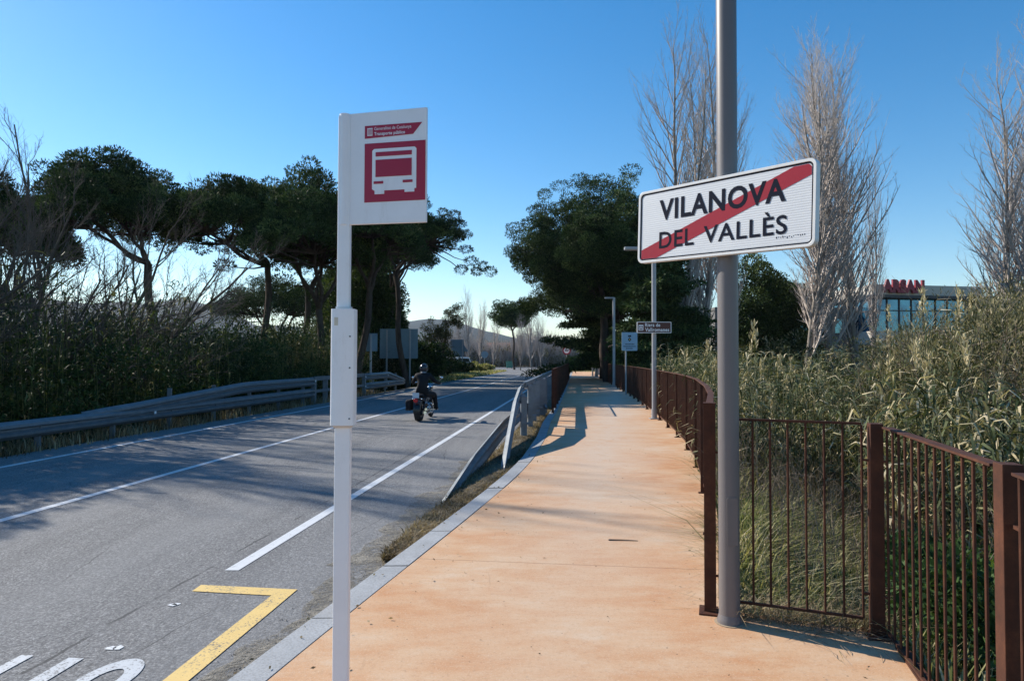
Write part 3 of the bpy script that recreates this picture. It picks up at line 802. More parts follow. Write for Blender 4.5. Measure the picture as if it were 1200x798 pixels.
b = MB(); ring_prism(b, rrect(.0165, Wd - .0165, .0165, Hs - .0165, .0275, 6), rrect(.0245, Wd - .0245, .0245, Hs - .0245, .022, 6), -.0012, -.0002); b.build('border_line', M['black'], rt)
b = MB(); b.prism([(.0275, .0265), (.15, .0265), (Wd - .0275, .368), (Wd - .0275, Hs - .043), (Wd - .043, Hs - .0275), (Wd - .125, Hs - .0275), (.0275, .082)], -.0016, -.0004); b.build('diagonal_stripe', M['stripe'], rt)
text('town_name_lettering', 'VILANOVA', .165, 1.002, .252, .380, -.0021, M['black'], rt, 0, .027)
text('lower_name_lettering', 'DEL', .168, .425, .080, .181, -.0021, M['black'], rt, 0, .014)
text('lower_name_lettering', 'VALL\u00c8S', .494, 1.012, .080, .207, -.0021, M['black'], rt, 0, .014)
b = MB()
for z in (.13, .31):
    b.box((Wd / 2, .046, z), (Wd * .8, .022, .035)); b.box((Wd * .52, .075, z), (.17, .05, .03))
b.build('back_bracket', M['galv'], rt)
b = MB()
rr = random.Random(2)
for i in range(14): b.prism([(.95 + i * .012 + dx, .06 + dz + rr.uniform(-.004, .01)) for dx, dz in ((0, 0), (.006, 0), (.005, .003), (.001, .003))], -.0010, -.0003)
b.build('faded_small_print', M['black'], rt)

# ------------------------------------------------------------------ bus stop pole
bs = empty('bus_stop_sign', (-.738, 3.0, 0), 0, 'slim white bus stop post with a red bus pictogram panel', 'bus stop')
BW = .068
b = MB(); b.box((0, 0, .82), (BW, .045, 1.64)); b.build('lower_post', M['white_post'], bs, bevel=.008)
b = MB(); b.box((-.003, 0, 2.06), (.056, .04, 1.03)); b.build('upper_post', M['white_post'], bs, bevel=.008)
zb0, zb1 = 1.5 + (421 - 498) / 800 * 3, 1.5 + (421 - 363) / 800 * 3
b = MB(); sec = []
for k in range(13):
    a = math.pi * k / 12; sec.append((-.0505 * math.cos(a), -.028 - .016 * math.sin(a)))
ring = [(x, y) for x, y in sec] + [(.0505, .03), (-.0505, .03)]
b.loft([[(x, y, z) for x, y in ring] for z in (zb0, zb1)]); b.build('timetable_case', M['white_post'], bs, smooth=True)
b = MB(); b.box((-.018, -.0415, zb1 - .055), (.030, .003, .035)); b.build('glue_remnant', M['sticker'], bs)
b = MB(); b.box((0, 0, .004), (.16, .14, .008)); b.build('base_plate', M['white_post'], bs)
b = MB()
for z in (zb0 + .03, zb0 + .25, zb1 - .12):
    b = MB(); b.tube([(.035, -.0385, z), (.035, -.0415, z)], .004, 8); b.build('case_screw', M['galv_dull'], bs)
b = MB(); b.box((-.0005, -.002, zb0 - .006), (.074, .05, .010)); b.build('joint_band', painted_metal('rust_bled_white', (.62, .55, .50), .7, .2, (.35, .18, .1), .8), bs)
b = MB(); b.box((-.0015, 0, zb1 + .006), (.062, .046, .010)); b.build('joint_band', M['sign_rim'], bs)
# rounded sleeve holding the panel
zp0, zp1 = 2.089, 2.58
b = MB(); b.tube([(-.003, 0, zp0), (-.003, 0, zp1)], .0265, 20); b.build('sleeve', M['white_post'], bs, smooth=True)
pa = math.atan2(-.08, .37)
pr = empty('panel_frame', (.012, -.004, zp0), pa); pr.parent = bs
PW = .366; PH = zp1 - zp0
me = MB(); me.prism([(0, 0), (PW, -.002), (PW, PH + .004), (0, PH)], -.008, .008); pn = me.build('panel', M['white_post'], bs, bevel=.002)
pn.location = pr.location; pn.rotation_euler = pr.rotation_euler
bpy.data.objects.remove(pr)
# pictogram in panel pixels: x 0..96 (px 404..500), y 0..131 down from the top edge
def q(px, py): return ((px) / 90 * PW, PH - (py) / 131 * PH)
def poly(name, pts, y, m, th=.0012):
    b = MB(); b.prism([q(*p) for p in reversed(pts)], y - th, y); o = b.build(name, m, pn); return o
poly('header_band', [(20, 16), (85, 16), (75, 29), (20, 31)], -.0085, M['red'])
poly('red_square', [(20, 37), (89, 37), (89, 106), (20, 106)], -.0085, M['red'])
# white bus
bus = [(31, 44), (77, 44), (79, 46), (79, 92), (77, 92), (77, 96), (66, 96), (66, 93), (43, 93), (43, 97), (32, 97), (32, 93), (29, 91), (29, 46)]
poly('bus_shape', bus, -.0102, M['white_post'])
poly('bus_header_window', [(33, 48), (74, 48), (74, 53), (33, 53)], -.0120, M['red'])
poly('bus_windscreen', [(33, 57), (74, 57), (74, 77), (33, 77)], -.0120, M['red'])
poly('bus_lamp', [(31, 82), (42, 82), (42, 85), (31, 85)], -.0120, M['red'])
poly('bus_lamp', [(64, 82), (75, 82), (75, 85), (64, 85)], -.0120, M['red'])
poly('crest_shape', [(23, 19), (29, 19), (29, 28), (23, 28)], -.0102, M['white_post'], .0010)
for k in range(4): poly('crest_bar', [(23.8 + k * 1.4, 20), (24.4 + k * 1.4, 20), (24.4 + k * 1.4, 27), (23.8 + k * 1.4, 27)], -.0116, M['red'], .0006)
x0, z0 = q(31, 23.0); x1, z1 = q(73, 18.2); text('header_lettering', 'Generalitat de Catalunya', x0, x1, z0, z1, -.0105, M['white_post'], pn, 0, .0)
x0, z0 = q(31, 29.2); x1, z1 = q(66, 24.2); text('header_lettering', 'Transporte p\u00fablico', x0, x1, z0, z1, -.0105, M['white_post'], pn, 0, .02)

# ------------------------------------------------------------------ fences of rusted steel
def fence(name, label, pts, H, group, post_every=1.9, bar_gap=.11, zb=.10, post=(.012, .07), rail_w=.045, square_ends=(), plates=True, ground=0.0, side=None):
    """pts: list of (x, y); flat top rail over vertical bars, flat posts with feet"""
    base = Vector((pts[0][0], pts[0][1], ground)); root = empty(name, base, 0, label, 'fence', group)
    P2 = [Vector((p[0], p[1])) for p in pts]; cum = [0]
    for i in range(1, len(P2)): cum.append(cum[-1] + (P2[i] - P2[i - 1]).length)
    def at(s):
        for i in range(1, len(cum)):
            if s <= cum[i] or i == len(cum) - 1:
                t = (s - cum[i - 1]) / (cum[i] - cum[i - 1]); p = P2[i - 1].lerp(P2[i], t); return p - base.xy, (P2[i] - P2[i - 1]).normalized()
    nP = max(1, round(cum[-1] / post_every)); gap = cum[-1] / nP
    for k in range(nP + 1):
        p, d = at(k * gap); b = MB(); ang = math.atan2(d.y, d.x)
        if (k == 0 and 0 in square_ends) or (k == nP and 1 in square_ends):
            b.box((p.x, p.y, H / 2), (.068, .068, H), ang); b.box((p.x, p.y, H + .004), (.074, .074, .008), ang)
            b.box((p.x - .01, p.y, .005), (.15, .11, .01), ang)
        else:
            b.box((p.x, p.y, (H - .01) / 2), (post[0], post[1], H - .01), ang); b.box((p.x, p.y, .005), (.06, .12, .01), ang)
        b.build('post', M['rust'], root)
    for k in range(nP):
        s0, s1 = k * gap, (k + 1) * gap; b = MB(); nb = max(2, int(round(gap / bar_gap)))
        qs = [at(s0 + (s1 - s0) * j / nb) for j in range(nb + 1)]
        for j in range(1, nb):
            p, d = qs[j]; b.box((p.x, p.y, (zb + .012 + H - .022) / 2), (.012, .012, H - .022 - zb - .012), math.atan2(d.y, d.x))
        for j in range(nb):
            a, c = qs[j][0], qs[j + 1][0]
            b.bar((a.x, a.y, zb), (c.x, c.y, zb), .014, .025)
        b.build('railing_panel', M['rust'], root)
        b = MB()
        for j in range(nb):
            a, c = qs[j][0], qs[j + 1][0]
            b.bar((a.x, a.y, H - .006), (c.x, c.y, H - .006), rail_w, .014)
        b.build('top_rail', M['rust'], root)
    return root

F1 = [(kerb(y) + .10, y) for y in [19.15, 22, 26, 30, 36, 44, 54]]
fence('rusty_railing', 'rusty brown railing between the road barrier and the left edge of the path', F1, 1.24, 'rusted steel railings along the path', post_every=2.0, bar_gap=.13)
F2 = [(x, y) for y, x in fence_pts if 4.1 < y < 46]
# round the curve a little
F2s = []
for i in range(len(F2) - 1):
    F2s.append(F2[i]); F2s.append(((F2[i][0] + F2[i + 1][0]) / 2, (F2[i][1] + F2[i + 1][1]) / 2))
F2s.append(F2[-1])
fence('rusty_railing', 'long curving rusty railing down the right side of the path behind the grey poles', F2s, 1.235, 'rusted steel railings along the path', post_every=1.85, bar_gap=.105, square_ends=(0,))
# short panels turning round the corner on the right
near = empty('corner_railing', (1.30, 4.08, 0), 0, 'rusty corner railing of thin round bars with square posts in front of the grass', 'fence', 'rusted steel railings along the path')
def nl(p): return Vector((p[0] - 1.30, p[1] - 4.08, p[2]))
def corner_panel(a, c, H, zb, nbar, flat=False):
    a = Vector(a); c = Vector(c); b = MB(); A2 = Vector((*a, 0)); C2 = Vector((*c, 0))
    for j in range(nbar + 1):
        p = A2.lerp(C2, j / nbar); z1 = H - .008
        b.tube([nl((p.x, p.y, zb)), nl((p.x, p.y, z1))], .0068, 8)
    b.bar(nl((*a, zb)), nl((*c, zb)), .016, .014)
    if not flat: b.bar(nl((*a, H)), nl((*c, H)), .016, .014)
    b.build('railing_panel', M['rust'], near)
    if flat:
        b = MB(); b.bar(nl((*a, H)), nl((*c, H)), .05, .010); b.build('top_rail', M['rust'], near)
corner_panel((1.235, 4.085), (1.94, 3.80), 1.15, .085, 8)
corner_panel((2.035, 3.715), (1.70, 2.40), 1.135, .03, 13, True)
corner_panel((1.66, 2.24), (1.25, .9), 1.13, .03, 12, True)
for (x, y) in ((2.0, 3.77), (1.68, 2.32)):
    b = MB(); p = nl((x, y, 0)); rz = math.atan2(1.45, .32)
    b.box((p.x, p.y, .577), (.07, .066, 1.154), rz); b.box((p.x, p.y, .005), (.16, .13, .01), rz); b.build('post', M['rust'], near, bevel=.003)
b = MB()
for z in (.22, .95):
    b.bar(nl((1.94, 3.80, z)), nl((1.985, 3.775, z)), .012, .012); b.bar(nl((1.19, 4.1, z)), nl((1.235, 4.085, z)), .012, .012)
    b.bar(nl((2.035, 3.715, z)), nl((2.01, 3.75, z)), .012, .012); b.bar(nl((1.70, 2.40, z)), nl((1.69, 2.34, z)), .012, .012); b.bar(nl((1.66, 2.24, z)), nl((1.67, 2.28, z)), .012, .012)
b.build('hinge_lug', M['rust'], near)
b = MB(); b.bar(nl((2.035, 3.60, .008)), nl((1.25, .7, .008)), .06, .012); b.build('floor_strip', M['rust'], near)

# ------------------------------------------------------------------ crash barriers
WSEC = [(0, -.31), (.012, -.285), (.07, -.25), (.078, -.205), (.012, -.17), (.012, -.14), (.078, -.105), (.07, -.06), (.012, -.025), (0, 0)]
def wbeam(name, pts, side, parent, mt='galv_dull', scale=1.0):
    """pts: x,y,ztop relative to the parent; side +1 bulges to +x"""
    b = MB(); rings = []
    for p in pts: rings.append([(p[0] + side * s * scale, p[1], p[2] + z * scale) for s, z in WSEC])
    b.loft(rings, close=False, caps=False); o = b.build(name, M[mt], parent, smooth=True)
    m = o.modifiers.new('s', 'SOLIDIFY'); m.thickness = .006; m.offset = 0; return o
lb = empty('crash_barrier', (rail_l(20), 20, RZ), 0, 'long low metal crash barrier in front of the dark bushes across the road', 'crash barrier', 'roadside crash barriers')
def L(y, z, dx=0): return (rail_l(y) + dx - rail_l(20), y - 20, z)
wbeam('rail', [L(y, .53) for y in np.linspace(-3, 24.7, 24)], 1, lb)
wbeam('rail', [L(y, .56 + .37 * max(0, min(1, (y - 13.2) / 6.4)), -.05 if y < 14 else 0) for y in np.linspace(13.2, 24.7, 16)], 1, lb)
for y in list(np.arange(-1.5, 24, 1.95)):
    b = MB(); hh = .50 if y < 16 else .90
    b.box((L(y, 0, -.05)[0], y - 20, hh / 2 - .1), (.09, .055, hh + .2)); b.box((L(y, 0, -.0)[0], y - 20, .38), (.06, .09, .2)); b.build('post', M['galv_dull'], lb)
b = MB(); b.box((L(24.7, 0)[0], 4.7, .44), (.14, .2, .98)); b.build('end_post', M['galv_dull'], lb)
for za, zb_ in ((.88, .15), (.42, .10)):
    b = MB(); b.bar(L(24.8, za), L(30.4, za), .10, zb_); b.build('box_rail', M['galv_dull'], lb, bevel=.01)
for y in (25.9, 27.4, 28.9):
    b = MB(); b.box((L(y, 0, -.03)[0], y - 20, .40), (.16, .16, .95), math.atan(SL)); b.build('post', M['galv_dull'], lb)
b = MB(); b.box((L(30.5, 0)[0], 10.5, .44), (.14, .2, .98)); b.build('end_post', M['galv_dull'], lb)
wbeam('rail', [L(y, .95 if y < 34.5 else .95 - .4 * (y - 34.5) / 3) for y in np.linspace(30.5, 37.5, 8)], 1, lb)
wbeam('rail', [L(y, .52) for y in np.linspace(30.5, 37.5, 8)], 1, lb)
for y in (32, 34, 36):
    b = MB(); b.box((L(y, 0, -.05)[0], y - 20, .40), (.09, .08, .95)); b.build('post', M['galv_dull'], lb)
for y, z in ((15.3, .39), (24.65, .80), (30.5, .80), (30.5, .38), (34.1, .80), (34.1, .38)):
    b = MB(); b.box((L(y, 0, .085)[0], y - 20, z), (.02, .06, .06)); b.build('reflector', M['white_post'], lb)

BX = lambda y: lane_r(y) + 1.42
rb = empty('crash_barrier', (BX(14.2), 14.2, RZ), 0, 'grey crash barrier with two rails dipping into the dry verge beside the path', 'crash barrier', 'roadside crash barriers')
def Rr(x, y, z): return (x - BX(14.2), y - 14.2, z)
def lerp_pts(pts, n=6):
    out = []
    for i in range(len(pts) - 1):
        for k in range(n):
            t = k / n; out.append(tuple(pts[i][j] * (1 - t) + pts[i + 1][j] * t for j in range(3)))
    out.append(pts[-1]); return out
wbeam('lower_rail', lerp_pts([Rr(-.72, 7.6, .06), Rr(-.50, 9.6, .28), Rr(-.14, 12.2, .52), Rr(BX(14.2) - .02, 14.2, .60), Rr(BX(19), 19, .60)]), -1, rb, 'galv')
wbeam('upper_rail', lerp_pts([Rr(-.10, 9.65, .05), Rr(-.02, 10.9, .42), Rr(.09, 12.6, .86), Rr(BX(14.2) + .03, 14.2, 1.06), Rr(BX(15.6), 15.6, 1.08)]), -1, rb, 'galv')
for z, h in ((1.02, .14), (.55, .10)):
    b = MB(); b.bar(Rr(BX(15.6), 15.6, z), Rr(BX(44), 44, z), .09, h); b.build('box_rail', M['galv'], rb, bevel=.008)
for y in (13.9, 15.8, 17.2, 18.6):
    b = MB(); w = .11 if y > 14 else .12
    b.box(Rr(BX(y) + .10, y, .36 if y < 14.5 else .48), (w, .14, .98 if y < 14.5 else 1.05), math.atan(SL)); b.box(Rr(BX(y) + .17, y, .30), (.15, .18, .04)); b.build('post', M['galv'], rb)
for y in np.arange(20.5, 44, 2.0):
    b = MB(); b.box(Rr(BX(y) + .10, y, .45), (.09, .12, 1.0), math.atan(SL)); b.build('post', M['galv'], rb)
b = MB()
for y in (19.0, 19.8):
    b.box(Rr(BX(y) + .16, y, .52), (.30, .035, 1.04), .2)
b.bar(Rr(BX(19) + .05, 18.9, .25), Rr(BX(19) + .32, 19.9, 1.05), .06, .05); b.bar(Rr(BX(19) + .32, 18.9, .25), Rr(BX(19) + .05, 19.9, 1.05), .06, .05)
b.prism([(0, 0), (.01, 0), (.01, .01)], 0, .01)
b.build('end_bracket', M['galv_dull'], rb)

# ------------------------------------------------------------------ posts and small signs along the path
def lamp(px, D, top_py, r, label, arm=None, base_z=0, coll=True):
    p = P(px, D, base_z); H = CAMZ + (421 - top_py) / 800 * D - base_z
    root = empty('lamp_post', p, 0, label, 'lamp post', 'lamp posts along the path')
    b = MB(); b.tube([(0, 0, 0), (0, 0, H)], r, 16); b.build('pole', M['lamp_post'], root, smooth=True)
    b = MB(); b.box((0, 0, .01), (.24, .24, .02)); b.tube([(0, 0, 0), (0, 0, .25)], r * 1.25, 12); b.build('base_plate', M['lamp_post'], root)
    if arm:
        b = MB(); b.box((-arm / 2, 0, H - .03), (arm, .18, .07)); b.box((-arm * .72, 0, H - .07), (arm * .5, .14, .012)); b.build('lamp_head', M['lamp_post'], root, bevel=.01)
    return root
lamp(766.5, 17.4, 289, .058, 'slim grey lamp post carrying the small brown street sign', arm=.75)
lamp(719.5, 37.5, 348, .075, 'grey lamp post in the shade of the big pine left of the blue sign', arm=.5)
lamp(699, 60, 370, .14, 'thick pale post under the pine at the far end of the path')
lamp(694.5, 62, 378, .07, 'thin pale post just left of the thick one at the far path end')

sb = empty('street_name_sign', P(746.8, 17.28, None, 389.5), 0, 'small brown sign reading Riera de Vallromanes on the slim lamp post', 'street sign')
w, h = .86, .275
b = MB(); b.prism(rrect(0, w, 0, h, .02, 3), 0, .02); b.build('panel', M['brown_sign'], sb)
b = MB(); ring_prism(b, rrect(-.006, w + .006, -.006, h + .006, .02, 3), rrect(.012, w - .012, .012, h - .012, .015, 3), -.006, .026); b.build('rim', M['sign_rim'], sb)
text('sign_lettering', 'Riera de', .20, .58, .155, .245, -.004, M['white_post'], sb, 0, .02)
text('sign_lettering', 'Vallromanes', .20, .81, .035, .125, -.004, M['white_post'], sb, 0, .02)
b = MB(); b.prism(rrect(.035, .155, .06, .20, .01, 3), -.005, -.001); ic = b.build('icon_panel', M['white_post'], sb)
b = MB(); b.prism([(.05, .08), (.14, .08), (.14, .105), (.05, .105)], -.007, -.0055); b.prism([(.05, .13), (.085, .13), (.085, .17), (.05, .17)], -.007, -.0055); b.prism([(.105, .13), (.14, .13), (.14, .17), (.105, .17)], -.007, -.0055); b.build('icon_mark', M['brown_sign'], ic)

D = 29.5
si = empty('information_sign', P(728.8, D, .02), 0, 'pale blue municipal sign with a crest behind the railing', 'information sign')
w = 18.2 / 800 * D; z1 = CAMZ + (421 - 389.5) / 800 * D; z0 = CAMZ + (421 - 411) / 800 * D
b = MB(); b.prism(rrect(0, w, z0, z1, .02, 3), 0, .03); b.build('panel', M['sign_blue'], si)
b = MB(); b.tube([(w * .27, .05, -.3), (w * .27, .05, z1 - .1)], .035, 10); b.build('post', M['lamp_post'], si, smooth=True)
b = MB(); cx = w * .5
b.prism([(cx - .07, z1 - .20), (cx + .07, z1 - .20), (cx + .06, z1 - .12), (cx, z1 - .14), (cx - .06, z1 - .12)], -.004, -.001)
b.prism([(cx, z1 - .40), (cx + .08, z1 - .31), (cx, z1 - .22), (cx - .08, z1 - .31)], -.004, -.001); cr_ = b.build('crest', M['black'], si)
b = MB(); b.prism([(cx, z1 - .35), (cx + .035, z1 - .31), (cx, z1 - .27), (cx - .035, z1 - .31)], -.007, -.0045); b.build('crest_field', M['yellow_paint'], cr_)
b = MB(); rr = random.Random(8)
for zz, x0, x1 in ((z0 + .26, .15, .54), (z0 + .165, .07, .60), (z0 + .075, .18, .48)):
    x = x0
    while x < x1:
        l = rr.uniform(.025, .05); b.prism([(x, zz), (x + l, zz), (x + l, zz + .04), (x, zz + .04)], -.004, -.001); x += l + .014
b.build('small_print', M['jeans'], si)

def round_sign(px, D, cy, r, label, face='white_post', rimm='red', base_z=RZ, poster=True, facing=0):
    z = CAMZ + (421 - cy) / 800 * D
    root = empty('round_road_sign', P(px, D, base_z), facing, label, 'road sign', 'road signs near the far junction')
    b = MB(); b.tube([(0, .03, 0), (0, .03, z - base_z)], .04, 8); b.build('post', M['lamp_post'], root, smooth=True)
    zc = z - base_z; circ = lambda q_: [(q_ * math.cos(a * math.pi / 12), zc + q_ * math.sin(a * math.pi / 12)) for a in range(24)]
    b = MB(); b.prism(circ(r), -.02, 0); b.build('disc', M[rimm], root)
    b = MB(); b.prism(circ(r * .70), -.026, -.021); b.build('face', M[face], root)
    return root
rs = round_sign(664, 76, 410.5, .46, 'round red rimmed road sign on a dark post at the far end of the railing')
z = CAMZ + (421 - 410.5) / 800 * 76 - RZ
b = MB(); b.prism([(-.2, z - .06), (.2, z - .06), (.2, z + .06), (-.2, z + .06)], -.032, -.027); b.build('speed_mark', M['black'], rs)
rs2 = round_sign(568, 118, 415.5, .62, 'round blue road sign before the far bare shrubs', 'sign_back', 'sign_back')

def board(name, label, px0, px1, py0, py1, D, posts, mt='sign_back', ribs=0, cat='road sign', base_z=RZ - .3, group='backs of road signs across the road', tilt=0.0):
    x0 = (px0 - 600) / 800 * D; w = (px1 - px0) / 800 * D; z1 = CAMZ + (421 - py0) / 800 * D - base_z; z0 = CAMZ + (421 - py1) / 800 * D - base_z
    root = empty(name, (x0, D, base_z), tilt, label, cat, group)
    b = MB(); b.prism([(0, z0), (w, z0), (w, z1), (0, z1)], .03, .06); pnl = b.build('panel', M[mt], root)
    if ribs:
        b = MB()
        for k in range(ribs + 1): b.box((w / 2, .018, z0 + (z1 - z0) * k / ribs), (w, .02, .035))
        b.build('rib', M['sign_back'], pnl)
    for f in posts:
        b = MB(); b.box((w * f, -.04, (z1 - .05) / 2), (.09, .09, z1 - .05)); b.build('post', M['lamp_post'], root)
    return root
board('road_sign_board', 'big ribbed blue grey back of a road sign on two posts', 445, 489.5, 386, 420, 44, (.19, .80), ribs=12)
board('road_sign_board', 'small rectangular sign back on one pole left of the big ribbed board', 429, 442, 391, 412, 34.3, (.45,))
board('road_sign_board', 'dark small sign back just above the motorcyclist', 492.5, 506, 412.5, 426, 52, (.72,), 'dark_reed_sign' if 'dark_reed_sign' in M else 'sign_back')
gs = board('road_sign_board', 'dark green sign with a triangular tip above the white van', 528, 543.5, 398, 418, 75, (.1, .9), 'sign_back')
b = MB(); D = 75; x0 = 15.5 / 800 * D; z1 = CAMZ + (421 - 404) / 800 * D - RZ + .3; z0 = z1 - .75
b.prism([(x0, z0), (x0 + .5, z0), (x0, z1)], .03, .06); b.build('arrow_tip', M['sign_back'], gs)

# green container and white van far off
def van(p, rz, label):
    root = empty('parked_van', p, rz, label, 'van')
    b = MB(); prof = [(-2.2, .35), (2.1, .35), (2.25, .55), (2.2, 1.0), (1.35, 1.15), (.75, 1.85), (-2.1, 1.9), (-2.25, 1.2)]
    b.v = [(x, -.9, z) for x, z in prof] + [(x, .9, z) for x, z in prof]; n = len(prof)
    b.f = [tuple(range(n)), tuple(n + k for k in reversed(range(n)))] + [(k, n + k, n + (k + 1) % n, (k + 1) % n) for k in range(n)]
    b.build('body', M['white_van'], root, bevel=.06)
    for s in (-1, 1):
        for x in (-1.4, 1.4):
            b = MB(); b.tube([(x, s * .72, .33), (x, s * .93, .33)], .33, 16); b.build('wheel', M['tyre'], root)
        b = MB(); b.prism([(-1.9, 1.2), (.95, 1.2), (.62, 1.7), (-1.9, 1.72)], s * .905 - .004, s * .905 + .004); b.build('side_window', M['glass_dark'], root)
    b = MB(); b.add([(1.30, -.75, 1.2), (1.30, .75, 1.2), (.83, .7, 1.78), (.83, -.7, 1.78)], [(0, 1, 2, 3)]); b.build('windscreen', M['glass_dark'], root)
    b = MB(); b.box((-2.24, 0, 1.45), (.03, 1.4, .5)); b.build('rear_window', M['glass_dark'], root)
    return root
van(P(540, 92, RZ), math.radians(62), 'white van parked beyond the dark green sign')
gb = empty('recycling_container', P(597, 122, RZ), 0, 'small green container at the edge of the far junction', 'container')
b = MB(); b.box((0, 0, .62), (1.15, 1.0, 1.05)); b.build('bin', painted_metal('green_bin_paint', (.08, .24, .17), .5), gb, bevel=.05)
b = MB(); b.box((0, 0, 1.2), (1.22, 1.06, .1)); b.build('lid', painted_metal('green_lid_paint', (.10, .30, .20), .5), gb, bevel=.03)
b = MB(); b.tube([(-.4, -.4, .08), (-.4, .4, .08)], .08, 10); b.tube([(.4, -.4, .08), (.4, .4, .08)], .08, 10); b.build('wheels', M['tyre'], gb)

# ------------------------------------------------------------------ motorcycle and rider (local +y forward)
HD = math.atan(SL)
mc = empty('motorcycle', (-2.34, 18.2, RZ), -HD, 'black cruiser motorcycle with a saddlebag and round red tail light on the road', 'motorcycle')
def wheel(y, r, w, name):
    b = MB(); rings = []
    for k in range(25):
        a = 2 * math.pi * k / 24
        rings.append([(x, y + (r - dr) * math.cos(a), r + (r - dr) * math.sin(a)) for x, dr in ((-w * .35, .11), (-w / 2, .06), (-w * .42, .015), (0, 0), (w * .42, .015), (w / 2, .06), (w * .35, .11))])
    b.loft(rings, close=True, caps=False); o = b.build(name, M['tyre'], mc, smooth=True)
    b = MB()
    rr_ = r - .105
    for s in (-1, 1): b.tube([(s * w * .3, y + rr_ * math.cos(2 * math.pi * k / 24), r + rr_ * math.sin(2 * math.pi * k / 24)) for k in range(25)], .012, 6, False)
    for k in range(10):
        a = math.pi * k / 5; b.tube([(0, y, r), (0, y + rr_ * math.cos(a), r + rr_ * math.sin(a))], .009, 5)
    b.tube([(-w * .5, y, r), (w * .5, y, r)], .05, 12); b.build('rim', M['chrome'], o)
    return o
wheel(-.62, .315, .20, 'rear_wheel'); wheel(.98, .325, .11, 'front_wheel')
b = MB()
for y0, r, w, a0, a1 in ((-.62, .345, .235, 10, 190), (.98, .36, .14, 30, 160)):
    rings = []
    for k in range(15):
        a = math.radians(a0 + (a1 - a0) * k / 14); zc = .315
        rings.append([(x, y0 + (r - d) * math.cos(a), zc + (r - d) * math.sin(a)) for x, d in ((-w / 2, .07), (-w * .42, .01), (0, 0), (w * .42, .01), (w / 2, .07), (w * .38, .05), (0, .02), (-w * .38, .05))])
    b.loft(rings)
b.build('mudguards', M['bike_paint'], mc, smooth=True)
b = MB(); b.ball((0, .33, .83), (.155, .30, .125), 14, 10); b.build('fuel_tank', M['bike_paint'], mc, smooth=True)
b = MB(); b.ball((0, -.16, .70), (.17, .28, .06), 14, 8); b.ball((0, -.52, .74), (.13, .20, .05), 12, 8); b.build('seat', M['leather'], mc, smooth=True)
b = MB()
b.tube([(0, -.62, .40), (0, -.3, .62), (0, .3, .70), (0, .62, .86)], .03, 8); b.tube([(-.1, -.62, .315), (-.12, -.1, .36), (-.10, .35, .26), (0, .6, .8)], .022, 8); b.tube([(.1, -.62, .315), (.12, -.1, .36), (.10, .35, .26), (0, .6, .8)], .022, 8)
for s in (-1, 1): b.tube([(s * .13, -.60, .33), (s * .14, -.40, .66)], .025, 8)
b.build('frame', M['bike_paint'], mc, smooth=True)
b = MB(); b.box((0, .12, .36), (.26, .42, .26)); b.tube([(0, .05, .45), (0, -.05, .68)], .085, 14); b.tube([(0, .2, .45), (0, .32, .68)], .085, 14); b.tube([(-.17, .12, .36), (.19, .12, .36)], .11, 16)
for k in range(5):
    b.tube([(0, .05 - .02 * k, .5 + .035 * k), (0, .045 - .02 * k, .508 + .035 * k)], .105, 14); b.tube([(0, .2 + .025 * k, .5 + .035 * k), (0, .205 + .025 * k, .508 + .035 * k)], .105, 14)
b.build('engine', M['chrome'], mc, smooth=True)
b = MB()
b.tube([(.12, .3, .5), (.2, .25, .34), (.22, .0, .24), (.235, -.5, .25), (.235, -.88, .27)], [.02, .024, .032, .042, .045], 12)
b.tube([(.12, .0, .5), (.22, -.05, .36), (.24, -.3, .34), (.245, -.8, .36)], [.02, .024, .036, .04], 12)
b.build('exhaust_pipes', M['chrome'], mc, smooth=True)
b = MB()
for s in (-1, 1): b.tube([(s * .09, .98, .33), (s * .10, .66, .98)], .024, 10)
b.box((0, .70, .92), (.24, .06, .05)); b.build('front_fork', M['chrome'], mc, smooth=True)
b = MB(); b.tube([(-.44, .34, 1.06), (-.34, .50, 1.10), (-.12, .62, 1.04), (.12, .62, 1.04), (.34, .50, 1.10), (.44, .34, 1.06)], .014, 8); b.build('handlebar', M['chrome'], mc, smooth=True)
b = MB(); b.ball((0, .80, .90), (.09, .10, .09), 14, 8); b.build('headlight', M['chrome'], mc, smooth=True)
for s in (-1, 1):
    b = MB(); b.tube([(s * .37, .46, 1.10), (s * .42, .47, 1.22)], .007, 6); b.ball((s * .44, .46, 1.24), (.055, .015, .04), 12, 7); b.build('mirror', M['chrome'], mc, smooth=True)
    b = MB(); b.ball((s * .13, -.86, .66), (.028, .035, .028), 10, 6); b.build('indicator', M['chrome'], mc, smooth=True)
b = MB()
rg = []
for y, k in ((-.86, .85), (-.80, 1), (-.45, 1), (-.38, .85)):
    rg.append([(-.27 + (x) * k, y, .47 + z * k) for x, z in ((-.085, -.15), (.085, -.15), (.085, .10), (.06, .16), (-.06, .16), (-.085, .10))])
b.loft(rg); b.build('saddlebag', M['leather'], mc, bevel=.015)
b = MB(); b.tube([(-.02, -.985, .62), (-.02, -.93, .62)], .062, 18); b.ball((-.02, -.985, .62), (.058, .02, .058), 14, 6); b.build('tail_light', M['tail_red'], mc, smooth=True)
b = MB(); b.box((-.02, -.955, .765), (.19, .008, .15)); b.build('number_plate', M['plate'], mc)
b = MB(); b.tube([(-.02, -.86, .62), (-.02, -.95, .70)], .014, 6); b.bar((-.14, .02, .30), (-.32, .06, .30), .03, .02); b.bar((.14, .02, .30), (.34, .06, .30), .03, .02); b.bar((.12, .42, .27), (.34, .46, .27), .05, .025); b.bar((-.12, .42, .27), (-.34, .46, .27), .05, .025); b.build('foot_pegs', M['chrome'], mc)

